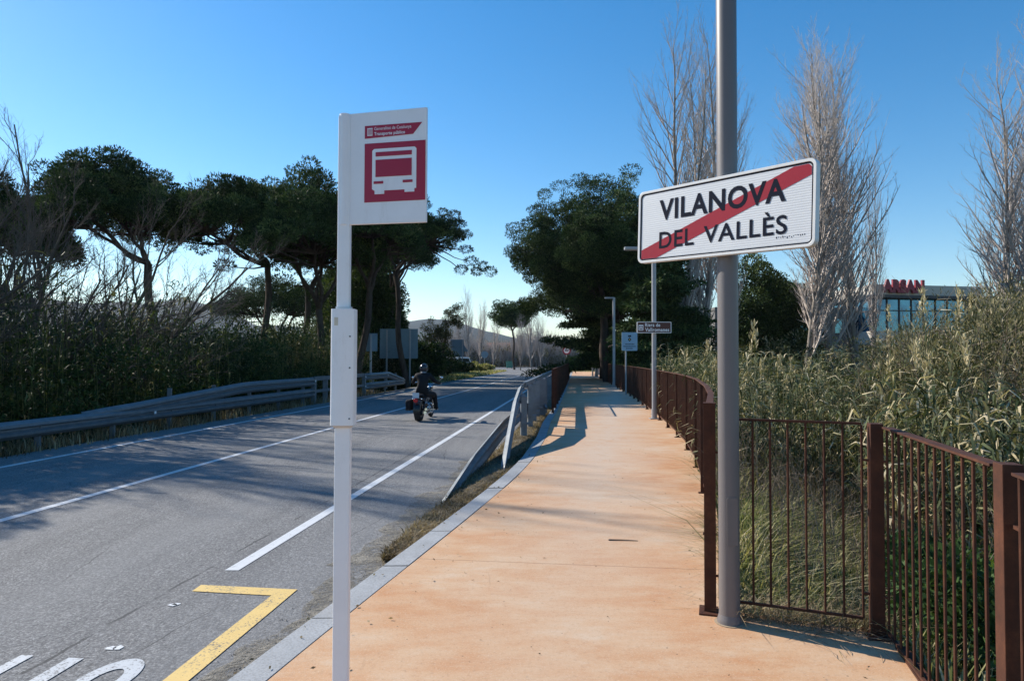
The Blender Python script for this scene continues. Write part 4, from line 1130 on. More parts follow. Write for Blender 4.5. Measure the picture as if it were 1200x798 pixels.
rider = empty('person', (-2.34, 18.2, RZ), -HD, 'person in a black jacket and dark helmet riding the motorcycle', 'person')
def skin_body(name, V, E, R, mt, parent, sub=2):
    me = bpy.data.meshes.new(name); me.from_pydata(V, E, []); o = link(name, me, mt, parent)
    m = o.modifiers.new('skin', 'SKIN'); sv_ = me.skin_vertices[0].data
    for i, r in enumerate(R): sv_[i].radius = r if isinstance(r, tuple) else (r, r)
    sv_[0].use_root = True
    if not me.materials: me.materials.append(mt)
    m.use_smooth_shade = True
    s = o.modifiers.new('sub', 'SUBSURF'); s.levels = sub; s.render_levels = sub
    return o
Vb = [(0, -.22, .80), (0, -.20, .98), (0, -.14, 1.16), (0, -.08, 1.30), (0, -.05, 1.40), (0, -.03, 1.52),      # spine, neck, head
      (-.19, -.08, 1.31), (-.34, .06, 1.13), (-.40, .30, 1.08), (-.42, .38, 1.07),                                   # left arm
      (.19, -.08, 1.31), (.34, .06, 1.13), (.40, .30, 1.08), (.42, .38, 1.07),
      (-.12, -.16, .77), (-.27, .24, .74), (-.29, .34, .44), (-.28, .44, .335), (-.28, .56, .32),
      (.12, -.16, .77), (.27, .24, .74), (.29, .34, .44), (.28, .44, .335), (.28, .56, .32)]
Eb = [(0, 1), (1, 2), (2, 3), (3, 4), (4, 5), (3, 6), (6, 7), (7, 8), (8, 9), (3, 10), (10, 11), (11, 12), (12, 13), (0, 14), (14, 15), (15, 16), (16, 17), (17, 18), (0, 19), (19, 20), (20, 21), (21, 22), (22, 23)]
Rb = [(.15, .13), (.16, .13), (.18, .13), (.17, .12), (.065, .065), (.085, .095), .085, .062, .05, .038, .085, .062, .05, .038, .11, .088, .062, .05, .04, .11, .088, .062, .05, .04]
skin_body('body', Vb, Eb, Rb, M['leather'], rider)
b = MB(); b.ball((0, -.03, 1.535), (.128, .15, .145), 18, 12); b.build('helmet', M['helmet'], rider, smooth=True)
b = MB(); b.box((0, .10, 1.54), (.19, .05, .07)); b.build('visor', M['glass_dark'], rider, bevel=.015)
b = MB(); b.tube([(0, -.07, 1.375), (0, -.06, 1.42)], [.10, .082], 16); b.build('collar', painted_metal('grey_collar_cloth', (.22, .22, .23), .9), rider, smooth=True)
for s in (-1, 1):
    b = MB(); rr = random.Random(3)
    b.ball((s * .42, .37, 1.065), (.035, .05, .03), 10, 7)
    for k in range(4): b.tube([(s * (.385 + .022 * k), .39, 1.085), (s * (.385 + .022 * k), .43, 1.075), (s * (.385 + .022 * k), .425, 1.045), (s * (.385 + .022 * k), .40, 1.035)], .0105, 6)
    b.tube([(s * .39, .36, 1.05), (s * .375, .40, 1.035), (s * .39, .425, 1.04)], .011, 6)
    b.build('glove', M['leather'] if s < 0 else painted_metal('pale_glove', (.35, .36, .38), .7), rider, smooth=True)
    b = MB(); b.box((s * .28, .45, .30), (.10, .28, .08)); b.tube([(s * .285, .36, .30), (s * .29, .34, .50)], .068, 12); b.build('boot', M['leather'], rider, bevel=.02)
for y in (): pass

for q_ in (mc, rider): q_.scale = (.885, .885, .885)
# ------------------------------------------------------------------ buildings
ob = empty('office_building', (42.7, 80, -1.2), 0, 'modern office building with blue glass and red ARSAN roof letters', 'building')
M['pale_stone'] = painted_metal('pale_cladding', (.52, .47, .40), .8, .08); M['grey_clad'] = painted_metal('grey_roof_fascia', (.30, .30, .30), .7, .05)
M['blue_glass'] = mat('blue_reflecting_glass', (.03, .10, .17), .06, .0, 1.0); M['mullion'] = mat('dark_mullion', (.03, .03, .035), .5)
def gl():
    m = M['blue_glass']; t = NT(m); t.col(t.ramp(t.noise(.5, 3), [(.35, (.02, .10, .20)), (.65, (.06, .24, .38))])); m.node_tree.nodes['Principled BSDF'].inputs['Metallic'].default_value = .55
gl()
M['roof_red'] = painted_metal('red_roof_letters', (.27, .012, .03), .5)
ca = Vector((0, 0, 0)); fr = Vector((55.5 - 42.7, 2.2, 0)); lf = Vector((-1.1, 17, 0)); ht = 11.55
def wallbox(nm, z0, z1, out, mt, parent=ob, bev=0):
    f = fr.normalized(); l = lf.normalized()
    a = ca - f * out - l * out; b1 = ca + fr + f * out - l * out; c1 = ca + fr + lf + f * out + l * out; d1 = ca + lf - f * out + l * out
    b = MB(); b.v = [(p.x, p.y, z) for z in (z0, z1) for p in (a, b1, c1, d1)]; b.f = [(3, 2, 1, 0), (4, 5, 6, 7), (0, 1, 5, 4), (1, 2, 6, 5), (2, 3, 7, 6), (3, 0, 4, 7)]
    return b.build(nm, mt, parent)
wallbox('ground_floor_wall', 0, 2.4, .0, M['pale_stone'])
wallbox('glazed_storey', 2.4, 4.6, -.35, M['blue_glass'])
wallbox('spandrel', 4.6, 6.15, .25, M['pale_stone'])
wallbox('glazed_storey', 6.15, 10.0, -.30, M['blue_glass'])
wallbox('roof_soffit', 10.0, 10.35, .9, M['mullion'])
wallbox('roof_fascia', 10.35, ht, .7, M['pale_stone'])
for k in range(9):
    t = k / 8; p = ca + fr * t; b = MB(); b.box((p.x, p.y + .28, 8.07), (.16, .14, 3.8)); b.box((p.x, p.y + .3, 3.5), (.2, .14, 2.15)); b.build('mullion', M['mullion'], ob)
for k in range(1, 10):
    t = k / 10; p = ca + lf * t; b = MB(); b.box((p.x + .27, p.y, 8.07), (.12, .2, 3.8)); b.box((p.x + .3, p.y, 3.5), (.12, .2, 2.15)); b.build('mullion', M['mullion'], ob)
b = MB(); b.bar((.2, .27, 8.6), (12.8, 2.47, 8.6), .12, .12); b.bar((.27, .2, 8.6), (-.8, 16.8, 8.6), .12, .12); b.build('transom', M['mullion'], ob)
lt = empty('roof_letters', (42.7, 80, -1.2), math.atan2(2.2, 12.8), None, None); lt.parent = ob; lt.location = (0, 0, 0)
xo = 0.1
o = text('roof_lettering', 'ARSAN', .05, 5.55, 10.55, 12.15, -1.02, M['roof_red'], lt, .25, .06)
# keep thing > part > sub-part flat: the lettering becomes the part itself
o.parent = ob; o.rotation_euler = (0, 0, math.atan2(2.2, 12.8)); bpy.data.objects.remove(lt)
b = MB(); b.box((14.8, 2.6, 10.2), (3.0, 5, .25)); b.box((14.8, 3.2, 5), (2.6, 4, 10)); b.build('stair_block', M['grey_clad'], ob)
dk = empty('low_annexe', (24.5, 84, -1.2), 0, 'dark low office wing with blue windows behind the evergreen', 'building')
b = MB(); b.box((9, 4, 4.6), (17, 8, 9.2)); b.build('wall', painted_metal('dark_annexe_wall', (.14, .13, .12), .8), dk)
for k in range(7):
    for z in (3.2, 6.9):
        b = MB(); b.box((1.8 + k * 2.3, -.03, z), (1.9, .1, 1.7)); b.build('window', M['blue_glass'], dk)

def house(name, label, px, D, w, d, h, rh, wallc, roofc, rz=0, base=-.1):
    root = empty(name, P(px, D, base), rz, label, 'house')
    b = MB(); b.box((0, 0, h / 2), (w, d, h)); b.build('wall', painted_metal(name + '_wall_paint', wallc, .85), root)
    b = MB(); e = .4; b.v = [(-w / 2 - e, -d / 2 - e, h), (w / 2 + e, -d / 2 - e, h), (w / 2 + e, d / 2 + e, h), (-w / 2 - e, d / 2 + e, h), (-w / 2 - e, 0, h + rh), (w / 2 + e, 0, h + rh)]
    b.f = [(0, 1, 5, 4), (2, 3, 4, 5), (0, 4, 3), (1, 2, 5), (3, 2, 1, 0)]; b.build('roof', painted_metal(name + '_roof_tiles', roofc, .9, .25), root)
    for k in (-.3, 0, .3):
        for z in ([h * .3, h * .72] if h > 4.5 else [h * .55]):
            b = MB(); b.box((w * k, -d / 2 - .02, z), (1.1, .1, 1.2)); b.build('window', M['glass_dark'], root)
    return root
house('roadside_house', 'terracotta roofed house glimpsed through the far bare shrubs', 592, 190, 9, 8, 4.6, 1.6, (.45, .36, .28), (.42, .17, .09), .1)
house('garden_house', 'white house seen behind the pine trunk and the blue sign', 743, 75, 8, 7, 2.9, 1.1, (.55, .52, .48), (.20, .11, .08), -.2, -.3)
house('village_house', 'small pale house beyond the hedge at the end of the path', 686, 150, 11, 8, 4.2, 1.8, (.5, .52, .56), (.18, .19, .22), .1, -.1)

# clipped hedges at the path end
for k, (px, D, w) in enumerate(((679, 92, 2.4), (694, 92, 3.6))):
    rng = np.random.default_rng(60 + k); p = P(px, D, 0)
    n = 9000; C = np.stack([rng.uniform(-w / 2, w / 2, n), rng.uniform(-.9, .9, n), rng.uniform(.05, 1.75, n)], 1)
    f = rng.integers(0, 4, n); C[f == 0, 1] = -.9; C[f == 1, 2] = 1.75; C[f == 2, 0] = -w / 2; C += rng.normal(0, .05, C.shape)
    Vv, Ff, Aa = cards(C, unit(rng.normal(size=C.shape)), .16, .09, rng, np.clip(rng.normal(.5, .2, n), 0, 1))
    o = link('clipped_hedge', npmesh('hedge', Vv, Ff, Aa), M['hedge']); o.location = p
    tag(o, ('left one of two clipped green hedge blocks at the end of the path', 'right one of two clipped green hedge blocks at the end of the path')[k], 'hedge', 'clipped hedges')

# ------------------------------------------------------------------ trees
G = 'umbrella pines across the road'
stone_pine('large umbrella pine with two leaning trunks behind bare branches', P(192, 30, -.9), P(130, 30, None, 282), 2.75, 3.6, 4.1, 11, 4, 150, 380, .72, .15, G, lean=P(172, 30, None, 310), tr=.22)
stone_pine('umbrella pine with a straight trunk left of the bus stop post', P(312, 32, -.9), P(277, 32, None, 292), 2.75, 5.0, 3.3, 12, 4, 140, 360, .68, .3, G, lean=P(312, 32, None, 312), tr=.19, openness=.5, extra=[(216, 262, 0), (222, 278, .5), (235, 290, 0), (228, 250, 0), (332, 300, 0), (262, 312, 0)])
stone_pine('umbrella pine half hidden behind the upper bus stop post', P(378, 33, -.9), P(372, 33, None, 318), 2.5, 5.5, 4.6, 13, 4, 210, 360, .72, .15, G, tr=.22, extra=[(330, 330, 0), (338, 342, 0), (350, 348, 0)])
stone_pine('open crowned pine with a leaning dark trunk right of the bus sign', P(479, 43, -.9), P(474, 43, None, 292), 3.45, 4.0, 3.6, 14, 5, 120, 300, .55, .3, G, lean=P(463, 43, None, 322), tr=.22, openness=.6, limbs=34, extra=[(545, 292, 0), (552, 306, 0), (566, 312, 0), (574, 318, 0), (558, 318, .5), (540, 316, 0), (532, 278, 0), (538, 262, 0)])
stone_pine('tall pine crown added behind the open crowned pine to shade the path', P(452, 48, -.9), P(462, 48, None, 298), 2.4, 3.0, 4.0, 91, 4, 90, 340, .8, .1, G, tr=.22)  # extra crown, added out of sight to shade the far path
stone_pine('farther tall pine crown added behind the open crowned pine to shade the path', P(447, 61, -.9), P(455, 61, None, 292), 3.3, 4.2, 4.0, 92, 4, 110, 340, .95, .1, G, tr=.25)  # also added, its shadow darkens the path farther on
stone_pine('pine crown added for shade behind the bus stop panel, left of the open crowned pine', P(418, 34, -.9), P(436, 34, None, 292), 2.2, 4.2, 2.7, 93, 4, 90, 320, .8, .1, G, tr=.22)  # added so its shadow covers the path behind the first railing posts
stone_pine('pine crown added for shade close behind the one hidden by the bus stop post', P(352, 41, -.9), P(362, 41, None, 302), 3.2, 3.4, 4.0, 94, 4, 100, 320, .8, .1, G, tr=.22)  # added behind the front crowns to shade the left of the road
stone_pine('third pine crown added for shade in the row behind the open crowned pine', P(436, 54, -.9), P(440, 54, None, 300), 3.2, 3.2, 4.0, 95, 4, 100, 320, .85, .1, G, tr=.22)  # added to close a sunny gap in the shade on road and path
stone_pine('fifth pine crown added for shade in the row behind the open crowned pine', P(468, 69, -.9), P(462, 69, None, 312), 3.6, 4.6, 4.0, 96, 4, 100, 300, .95, .1, G, tr=.22, leaf=.22)  # added to shade the farthest stretch of road and path
stone_pine('broad low dark pine behind the straight trunked pine', P(340, 58, -.9), P(322, 58, None, 378), 4.8, 4, 4.3, 15, 4, 130, 300, .85, .15, G, tr=.25)
stone_pine('dark pine at the far left edge behind the bare trees', P(10, 28, -.9), P(0, 28, None, 310), 2.6, 3.0, 4.0, 16, 4, 110, 320, .75, .1, G, tr=.2)
stone_pine('small round pine far beyond the junction', P(603, 105, -.1), P(600, 105, None, 370), 2.9, 3.0, 3.2, 17, 3, 110, 220, .85, 0, None, tr=.2, leaf=.25, ball=True)
stone_pine('huge dense umbrella pine over the far end of the path', P(712, 46, 0), P(708, 46, None, 290), 5.3, 5.2, 5.5, 18, 6, 520, 420, .88, 0, 'trees over the path', tr=.36, lean=P(706, 46, None, 362), ball=True)
stone_pine('lower dark crown of pine hanging left under the huge pine', P(735, 50, 0), P(716, 50, None, 374), 5.9, 4.8, 5.6, 19, 4, 330, 360, .9, .05, 'trees over the path', tr=.28, lean=P(722, 50, None, 372))

def layered(name, label, base, H, prof, seed, per=110, group=None, r=.35, leaf=.3, step=.75, az=None):
    """cedar: flat sprays on horizontal boughs; prof(z fraction) = bough length"""
    rng = np.random.default_rng(seed); base = np.array(base, float); root = empty(name, base, 0, label, 'cedar tree', group)
    segs, pts = limb(rng, base, base + np.array([0, 0, H]), r, .04, 12, wob=.01)
    C, R = [], []; z = H * .16
    while z < H * .98:
        for k in range(5):
            a = rng.uniform(0, 2 * math.pi); Lb = prof(z / H, a) * rng.uniform(.75, 1.1)
            if Lb < .3: continue
            s = base + np.array([0, 0, z]); e = s + np.array([Lb * math.cos(a), Lb * math.sin(a), Lb * rng.uniform(-.12, .10)])
            s2, p2 = limb(rng, s, e, .07, .015, 6, wob=.05, sag=.03); segs += s2
            for q_ in p2[2:]:
                for j in range(3): C.append(q_ + rng.normal(0, [.35, .35, .08])); R.append([rng.uniform(.4, .75), rng.uniform(.4, .75), .13])
        z += step * rng.uniform(.6, 1.1)
    C = np.array(C); R = np.array(R)
    Vv, Ff, Aa = clump_leaves(rng, C, R, per, leaf, leaf * .25, -.1, .2)
    link('crown', npmesh('cedar_crown', Vv - base, Ff, Aa), M['pine_leaf'], root)
    Vt, Ft = tubes_mesh(segs, 6); link('trunk', npmesh('cedar_trunk', Vt - base, Ft), M['pine_bark'], root, smooth=True)
layered('cedar_tree', 'cedar with flat drooping boughs reaching left under the huge pine', P(707, 54, 0), 7.5, lambda f, a: 5.6 * (1.05 - f) * (1.15 if math.cos(a) < 0 else .5), 31, 90, 'trees over the path')
layered('cedar_tree', 'dark cedar with layered boughs behind the town sign', P(770, 40, -.6), 9.6, lambda f, a: 3.6 * (1.15 - f) * (1.0 if math.cos(a) > 0 else .7), 32, 80, 'trees over the path')

rng = np.random.default_rng(50)
def dense(label, px, D, top_py, rx, seed, base=-.9, zlow=.5, mt='bush', n=130, name='evergreen_tree', cat='evergreen tree', group=None, per=300, leaf=.2, r=(.6, 1.1)):
    rg = np.random.default_rng(seed); H = CAMZ + (421 - top_py) / 800 * D - base; cen = P(px, D, base + zlow + (H - zlow) / 2)
    C, R = blob_clumps(rg, cen, (rx, rx * .9, (H - zlow) / 2 - .4), n, *r)
    return leaf_tree(name, label, cat, P(px, D, base), C, R, per, leaf, mt, seed, .18, .5, group=group)
dense('tall dark evergreen wall of leaves behind the bus stop post', 424, 47, 296, 2.1, 51, n=170)
dense('tall dark evergreen further behind the bus stop post', 433, 62, 290, 2.6, 61, n=150, group='dark evergreens behind the bus stop')
dense('dark evergreen between the bus stop post and the leaning pine', 446, 54, 312, 1.6, 62, n=110, group='dark evergreens behind the bus stop')
dense('farthest dark evergreen of the mass behind the bus stop', 412, 76, 300, 4.2, 63, n=150, r=(.9, 1.5), leaf=.28, group='dark evergreens behind the bus stop')
dense('dark evergreen right of the grey pole below the poplars', 892, 55, 300, 2.3, 52, mt='pine_leaf', n=150)
dense('dark spreading evergreen between the grey pole and the poplars', 925, 58, 325, 2.6, 53, mt='pine_leaf', n=120)
dense('dark bushy tree below the town sign beside the cedar', 800, 44, 372, 1.9, 54, base=-1, mt='bush', n=70)
dense('dark shrub at the foot of the leaning pine trunk', 478, 50, 400, 2.4, 55, mt='bush', n=60, name='roadside_shrub', cat='shrub')
dense('dark shrub under the big ribbed sign back', 455, 48, 408, 2.2, 56, mt='bush', n=60, name='roadside_shrub', cat='shrub')
dense('dark shrub behind the small dark sign back', 497, 60, 408, 2.4, 57, mt='bush', n=60, name='roadside_shrub', cat='shrub')
dense('yellowish green low shrub on the verge right of the van', 552, 84, 424, 2.0, 58, base=-.2, zlow=0, mt='grass', n=30, name='roadside_shrub', cat='shrub', per=200, r=(.3, .5))
dense('sunlit low shrub on the verge at the road bend', 566, 96, 426, 1.5, 59, base=-.2, zlow=0, mt='grass', n=24, name='roadside_shrub', cat='shrub', per=200, r=(.25, .45))
dense('dark low shrub between the oak and the van', 520, 74, 421, 3.2, 60, base=-.4, zlow=0, mt='bush', n=40, name='roadside_shrub', cat='shrub', r=(.4, .7))

# small crooked tree with sparse leaves
def sparse_tree(label, px, D, top_py, seed):
    rg = np.random.default_rng(seed); base = np.array(P(px, D, -.4)); H = CAMZ + (421 - top_py) / 800 * D + .4
    out = [[], []]
    prm = dict(n=[6, 5, 4, 3], kids=[7, 5, 4], wob=.16, trop=[(0, 0, .1), (0, 0, .05), (0, 0, .1)], start=[.35, .25, .2], ang=[.85, .8, .8], len=[.62, .6, .55], rmin=.012, wood=1, tip=.3)
    grow(rg, (0, 0, 0), unit(np.array([.15, 0, 1.])), H * .72, .15, 3, prm, out)
    root = empty('small_oak_tree', base, 0, label, 'tree')
    segs = np.array(out[0] + out[1]); Vt, Ft = tubes_mesh(segs, 4); link('trunk', npmesh('oak_trunk', Vt, Ft), M['pine_bark'], root, smooth=True)
    tips = np.array(out[1])[:, 3:6]; tips = tips[rg.permutation(len(tips))[:420]]
    Vv, Ff, Aa = clump_leaves(rg, tips, np.full((len(tips), 3), .30), 17, .12, .065, .2, .2)
    link('crown', npmesh('oak_crown', Vv, Ff, Aa), M['oak_leaf'], root)
sparse_tree('small crooked tree with sparse leaves right of the big sign back', 514, 58, 345, 71)

PG = 'tall bare poplars'
poplar('tall bare poplar rising above the left half of the town sign', 797, 47, 44, 0, PG, 1.15, rz=.4)
poplar('tallest bare poplar directly left of the thick grey pole', 824, 49, 14, 1, PG, .95, rz=2.2)
poplar('bare poplar showing just right of the thick grey pole', 862, 50, 80, 2, PG, .95, rz=4.1)
poplar('left stem of the bare poplar group beside the office building', 946, 50, 82, 2, PG, 1.35, rz=1.0)
poplar('tallest middle poplar of the group left of the office building', 972, 51, 28, 1, PG, 1.25, rz=3.0)
poplar('poplar of the group nearest the office building corner', 1004, 53, 50, 0, PG, 1.3, rz=5.0)
poplar('short outer poplar in front of the glass office corner', 1022, 62, 190, 2, PG, .7, rz=.2)
poplar('slim bare poplar standing right of the roof letters', 1168, 50, 165, 0, PG, 1.4, rz=2.0)
poplar('bare poplar cut off by the right edge of the view', 1194, 48, 30, 1, PG, 1.4, rz=1.4)
poplar('furthest outlying poplar beyond the right edge', 1240, 50, 60, 2, PG, 1.2, rz=3.4)
for i, (px, tp, lb_) in enumerate(((549, 340, 'left of the far poplar pair above the bare shrubs'), (563, 352, 'right of the far poplar pair above the bare shrubs'), (536, 362, 'low bare poplar far behind the small crooked tree'), (622, 344, 'bare poplar far behind the small round pine'), (634, 368, 'low bare poplar left of the cedar boughs'), (610, 366, 'bare poplar in front of the small round pine'), (578, 372, 'low bare poplar just left of the small round pine'))):
    poplar(lb_, px, 135 if i != 5 else 99, tp, i, 'far bare poplars behind the junction', 1.0 if i < 3 else 1.2, base=-.2, rz=i * 1.3)

# bare arching trees across the road on the left
ARCH = dict(n=[9, 7, 5, 3], kids=[10, 9, 7], wob=.09, trop=[(.10, 0, .12), (.12, 0, .35), (.05, 0, .4), (0, 0, .3)], start=[.2, .2, .15], ang=[.6, .55, .6], len=[.55, .5, .5], rmin=.005, wood=1, tip=.25)
def bare_tree(label, px, D, H, seed, lean, stems, group='bare trees across the road', prm=ARCH, base=-.9, r=.10, thin=1.0):
    rg = np.random.default_rng(seed); out = [[], []]
    for k in range(stems):
        dv = unit(np.array([lean + rg.normal(0, .28), rg.normal(0, .25), 1.0]))
        grow(rg, (rg.normal(0, .15), rg.normal(0, .15), 0), dv, H * rg.uniform(.75, 1.05), r * rg.uniform(.7, 1), 3, prm, out)
    root = empty('bare_tree', P(px, D, base), 0, label, 'bare tree', group)
    Vt, Ft = tubes_mesh(out[0], 6); link('trunk', npmesh('bare_trunk', Vt, Ft), M['bare_bark'], root, smooth=True)
    Vc, Fc = tubes_mesh(out[1], 3); link('crown', npmesh('bare_crown', Vc, Fc), M['dark_twig'], root)
bare_tree('bare grey tree arching right in front of the large left pine', 88, 20, 7.4, 81, .62, 4)
bare_tree('bare twiggy tree low between the bushes and the left pine trunks', 40, 17, 5.6, 82, .4, 3)
bare_tree('bare tree with wide branches left of the leaning pine trunk', 145, 24, 6.6, 83, .45, 2)
bare_tree('tangled bare tree at the left edge of the view', 5, 19, 7.0, 84, .2, 5)
UP = dict(ARCH); UP['trop'] = [(0, 0, .3), (0, 0, .6), (0, 0, .5), (0, 0, .3)]; UP['ang'] = [.45, .45, .5]; UP['kids'] = [12, 7, 4]; UP['len'] = [.42, .45, .5]
bare_tree('tall slender bare tree against the sky at the left edge', 22, 26, 11.0, 85, .03, 3, prm=UP, r=.09)
bare_tree('thin upright bare tree left of the big pine crown', 55, 25, 9.0, 86, 0, 2, prm=UP, r=.07)
# trees beyond the left edge whose shade falls on the near carriageway
stone_pine('pine standing outside the view at the left', (-17, 14.5, -.9), (-17, 14.5, 5.8), 3.4, 3.2, 2.6, 87, 4, 60, 200, .75, .3, 'umbrella pines across the road', tr=.2, openness=.8)
bare_tree('spreading bare tree outside the view at the left', -150, 14, 6.5, 88, .2, 4)

o1 = poplar('bare poplar standing outside the view at the left, nearer one', -215, 18.0, -150, 1, 'bare trees across the road', 1.0, rz=1.0)
o2 = poplar('bare poplar standing outside the view at the left, farther one', -190, 22.5, -120, 0, 'bare trees across the road', 1.0, rz=2.0)
# ------------------------------------------------------------------ reeds, bushes and grasses (uncountable)
def stuff(name, arr, mt, label=None):
    V, F, A = arr; return tag(link(name, npmesh(name, V, F, A), M[mt]), kind='stuff')
rng = np.random.default_rng(100)
def twig_stuff(name, pos, H, seed, mt='dry_twig', kids=7, r=.004):
    rg = np.random.default_rng(seed); n = len(pos); a = rg.uniform(0, 6.28, n); l = rg.uniform(.05, .35, n) * H
    top = pos + np.stack([np.cos(a) * l, np.sin(a) * l, H * rg.uniform(.7, 1, n)], 1)
    mid = (pos + top) / 2 + rg.normal(0, .05, (n, 3)) * H[:, None]
    S1 = [np.concatenate([pos, mid, np.full((n, 1), r), np.full((n, 1), r * .8)], 1), np.concatenate([mid, top, np.full((n, 1), r * .8), np.full((n, 1), r * .4)], 1)]
    for k in range(kids):
        t = rg.uniform(.25, 1, n)[:, None]; s = mid * (1 - t) + top * t if k % 2 else pos * (1 - t) + mid * t
        e = s + unit(rg.normal(0, .7, (n, 3)) + np.array([0, 0, .8])) * (H * rg.uniform(.12, .35, n))[:, None]
        S1.append(np.concatenate([s, e, np.full((n, 1), r * .6), np.full((n, 1), r * .3)], 1))
    V, F = tubes_mesh(np.concatenate(S1), 3); return tag(link(name, npmesh(name, V, F), M[mt]), kind='stuff')
def scatter(rng, n, y0, y1, off0, off1, edge, sgn):
    y = rng.uniform(y0, y1, n) ; o_ = rng.uniform(off0, off1, n)
    x = np.array([edge(t) for t in y]) + sgn * o_
    if edge is rail_l:      # a mown gap in front of the road sign boards
        k = (y > 32.5) & (y < 44.6) & (o_ < 3.5); o_ = np.where(k, o_ + 3.5, o_)
        x = np.array([edge(t) for t in y]) + sgn * o_
    p = np.stack([x, y, np.zeros(n)], 1); p[:, 2] = gz(p); return p
# left bank: dark reeds and bramble wall
pl = scatter(rng, 1700, 8, 46, .9, 5.5, rail_l, -1)
h = np.interp(pl[:, 1], [8, 14, 18, 24, 34, 46], [4.5, 4.0, 3.6, 3.4, 3.9, 3.7]) * rng.uniform(.65, 1.08, len(pl)) * (1 + .12 * np.sin(pl[:, 1] * 1.1))
stuff('left_bank_reeds', reed_mesh(rng, pl, h, 13, (.3, .55), .036, .16, .02, .08), 'dark_reed')
n = 500; C = scatter(rng, n, 7, 48, .5, 3.2, rail_l, -1); C[:, 2] += rng.uniform(.2, 2.2, n) * (.75 + .25 * np.sin(C[:, 1] * .9))
R = rng.uniform(.3, .6, n)[:, None] * np.array([[1, 1, .9]])
stuff('left_bank_undergrowth', clump_leaves(rng, C, R, 170, .10, .05, .3, .3), 'bush')
n = 800; C = scatter(rng, n, 3, 60, 3.0, 9.0, rail_l, -1); C[:, 2] += rng.uniform(.0, 3.6, n) 
stuff('left_bank_thicket', clump_leaves(rng, C, rng.uniform(.5, .9, n)[:, None] * np.array([[1, 1, .9]]), 120, .15, .07, .3, .3), 'bush')
# mixed lower hedge beyond, px 230..400
n = 420; C = scatter(rng, n, 26, 62, 2.0, 6.0, rail_l, -1); C[:, 2] += rng.uniform(0, 3.0, n)
stuff('left_hedge_bank', clump_leaves(rng, C, rng.uniform(.5, .9, n)[:, None] * np.array([[1, 1, .9]]), 150, .14, .06, .3, .3), 'shrub')
p = scatter(rng, 9000, 2, 42, .1, 1.1, rail_l, -1); p2 = scatter(rng, 2500, 2, 40, -.45, .1, rail_l, -1)
p = np.concatenate([p, p2]); p[:, 2] = np.maximum(p[:, 2], -.2)
stuff('left_verge_grass', blades_mesh(rng, p, rng.uniform(.08, .35, len(p)), .008, .7), 'dry_grass')

# right bank: grass right behind the corner railing
def field(rng, n, x0, x1, y0, y1):
    p = np.stack([rng.uniform(x0, x1, n), rng.uniform(y0, y1, n), np.zeros(n)], 1)
    k = np.array([(x > edge_r(max(-8, y)) + .03) for x, y in p[:, :2]]); p = p[k]; p[:, 2] = gz(p); return p
p = field(rng, 70000, 1.2, 5.5, 3.6, 10.5)
hh = rng.uniform(.10, .40, len(p)) * (1 + .35 * np.sin(p[:, 0] * 2.3) * np.sin(p[:, 1] * 1.9))
hh *= np.clip(.75 + .5 * np.sin(p[:, 0] * 7.1 + 2 * np.sin(p[:, 1] * 5.3)) * np.sin(p[:, 1] * 6.7), .35, 1.3)
stuff('tall_grass', blades_mesh(rng, p, hh, .0036, 2.4), 'grass')
p = field(rng, 26, 1.4, 4.2, 4.2, 9.5)
C = np.repeat(p, 9, 0) + rng.normal(0, .10, (len(p) * 9, 3)) * [1, 1, .5] + [0, 0, .12]
stuff('low_leafy_weeds', clump_leaves(rng, C, np.full((len(C), 3), .07), 30, .045, .02, .8, .2), 'hedge')
p = field(rng, 420, 1.4, 5.0, 4.4, 9); twig_stuff('dead_stalks', p, rng.uniform(.3, .8, len(p)), 15, 'dry_twig', 6, .0022)
p = field(rng, 16000, 1.7, 5.0, .3, 4.5)
stuff('bank_grass', blades_mesh(rng, p, rng.uniform(.12, .35, len(p)), .005, .9), 'grass')
# leafy weeds in the shade on the right
n = 420; C = field(rng, 900, 2.15, 4.6, 1.6, 6.2); C = C[C[:, 0] > 2.3 + np.maximum(0, 4.4 - C[:, 1]) * 0 + np.maximum(0, C[:, 1] - 4.0) * .5]; C[:, 2] += rng.uniform(.05, .75, len(C)) 
stuff('leafy_weeds', clump_leaves(rng, C, np.full((len(C), 3), .16), 75, .055, .03, .5, .2), 'shrub_green' if 'shrub_green' in M else 'hedge')
# dead bramble and dry stalks between the grass and the reeds
p = field(rng, 700, 2.2, 6.5, 5.5, 11); twig_stuff('dry_bramble', p, rng.uniform(.5, 1.25, len(p)), 5)
# reed beds
cl = lambda p: np.clip(1.0 - .28 * (np.sin(p[:, 0] * 2.9 + 1) * np.sin(p[:, 1] * 2.3) > .35) - .12 * np.sin(p[:, 0] * 5.1) * np.sin(p[:, 1] * 4.3), .5, 1.1)
p = field(rng, 1500, 2.4, 11, 9.0, 19)
p = p[(p[:, 0] / p[:, 1] < .56)]
h = (1.5 + p[:, 1] * np.interp(p[:, 0] / p[:, 1], [.25, .34, .45, .50, .53, .56], [.02, .010, -.006, -.008, .03, .06]) - p[:, 2]) * rng.uniform(.5, 1.0, len(p))
stuff('mid_reed_bed', reed_mesh(rng, p, h * cl(p), 19, (.3, .6), .018, .2, .05, .20), 'reed')
p = field(rng, 1500, 4.4, 13, 7.4, 15); k = (p[:, 0] / p[:, 1] > .545) & (p[:, 0] / p[:, 1] < 1.0); p = p[k]
h = (1.5 + p[:, 1] * np.interp(p[:, 0] / p[:, 1], [.54, .58, .62, .67, .75], [.012, .05, .08, .09, .095]) - p[:, 2]) * rng.uniform(.5, 1.0, len(p)) * np.interp(p[:, 1], [7.4, 9, 14], [.68, .9, 1.0])
stuff('tall_reed_bed', reed_mesh(rng, p, h * cl(p), 20, (.3, .65), .018, .2, .06, .22), 'reed')
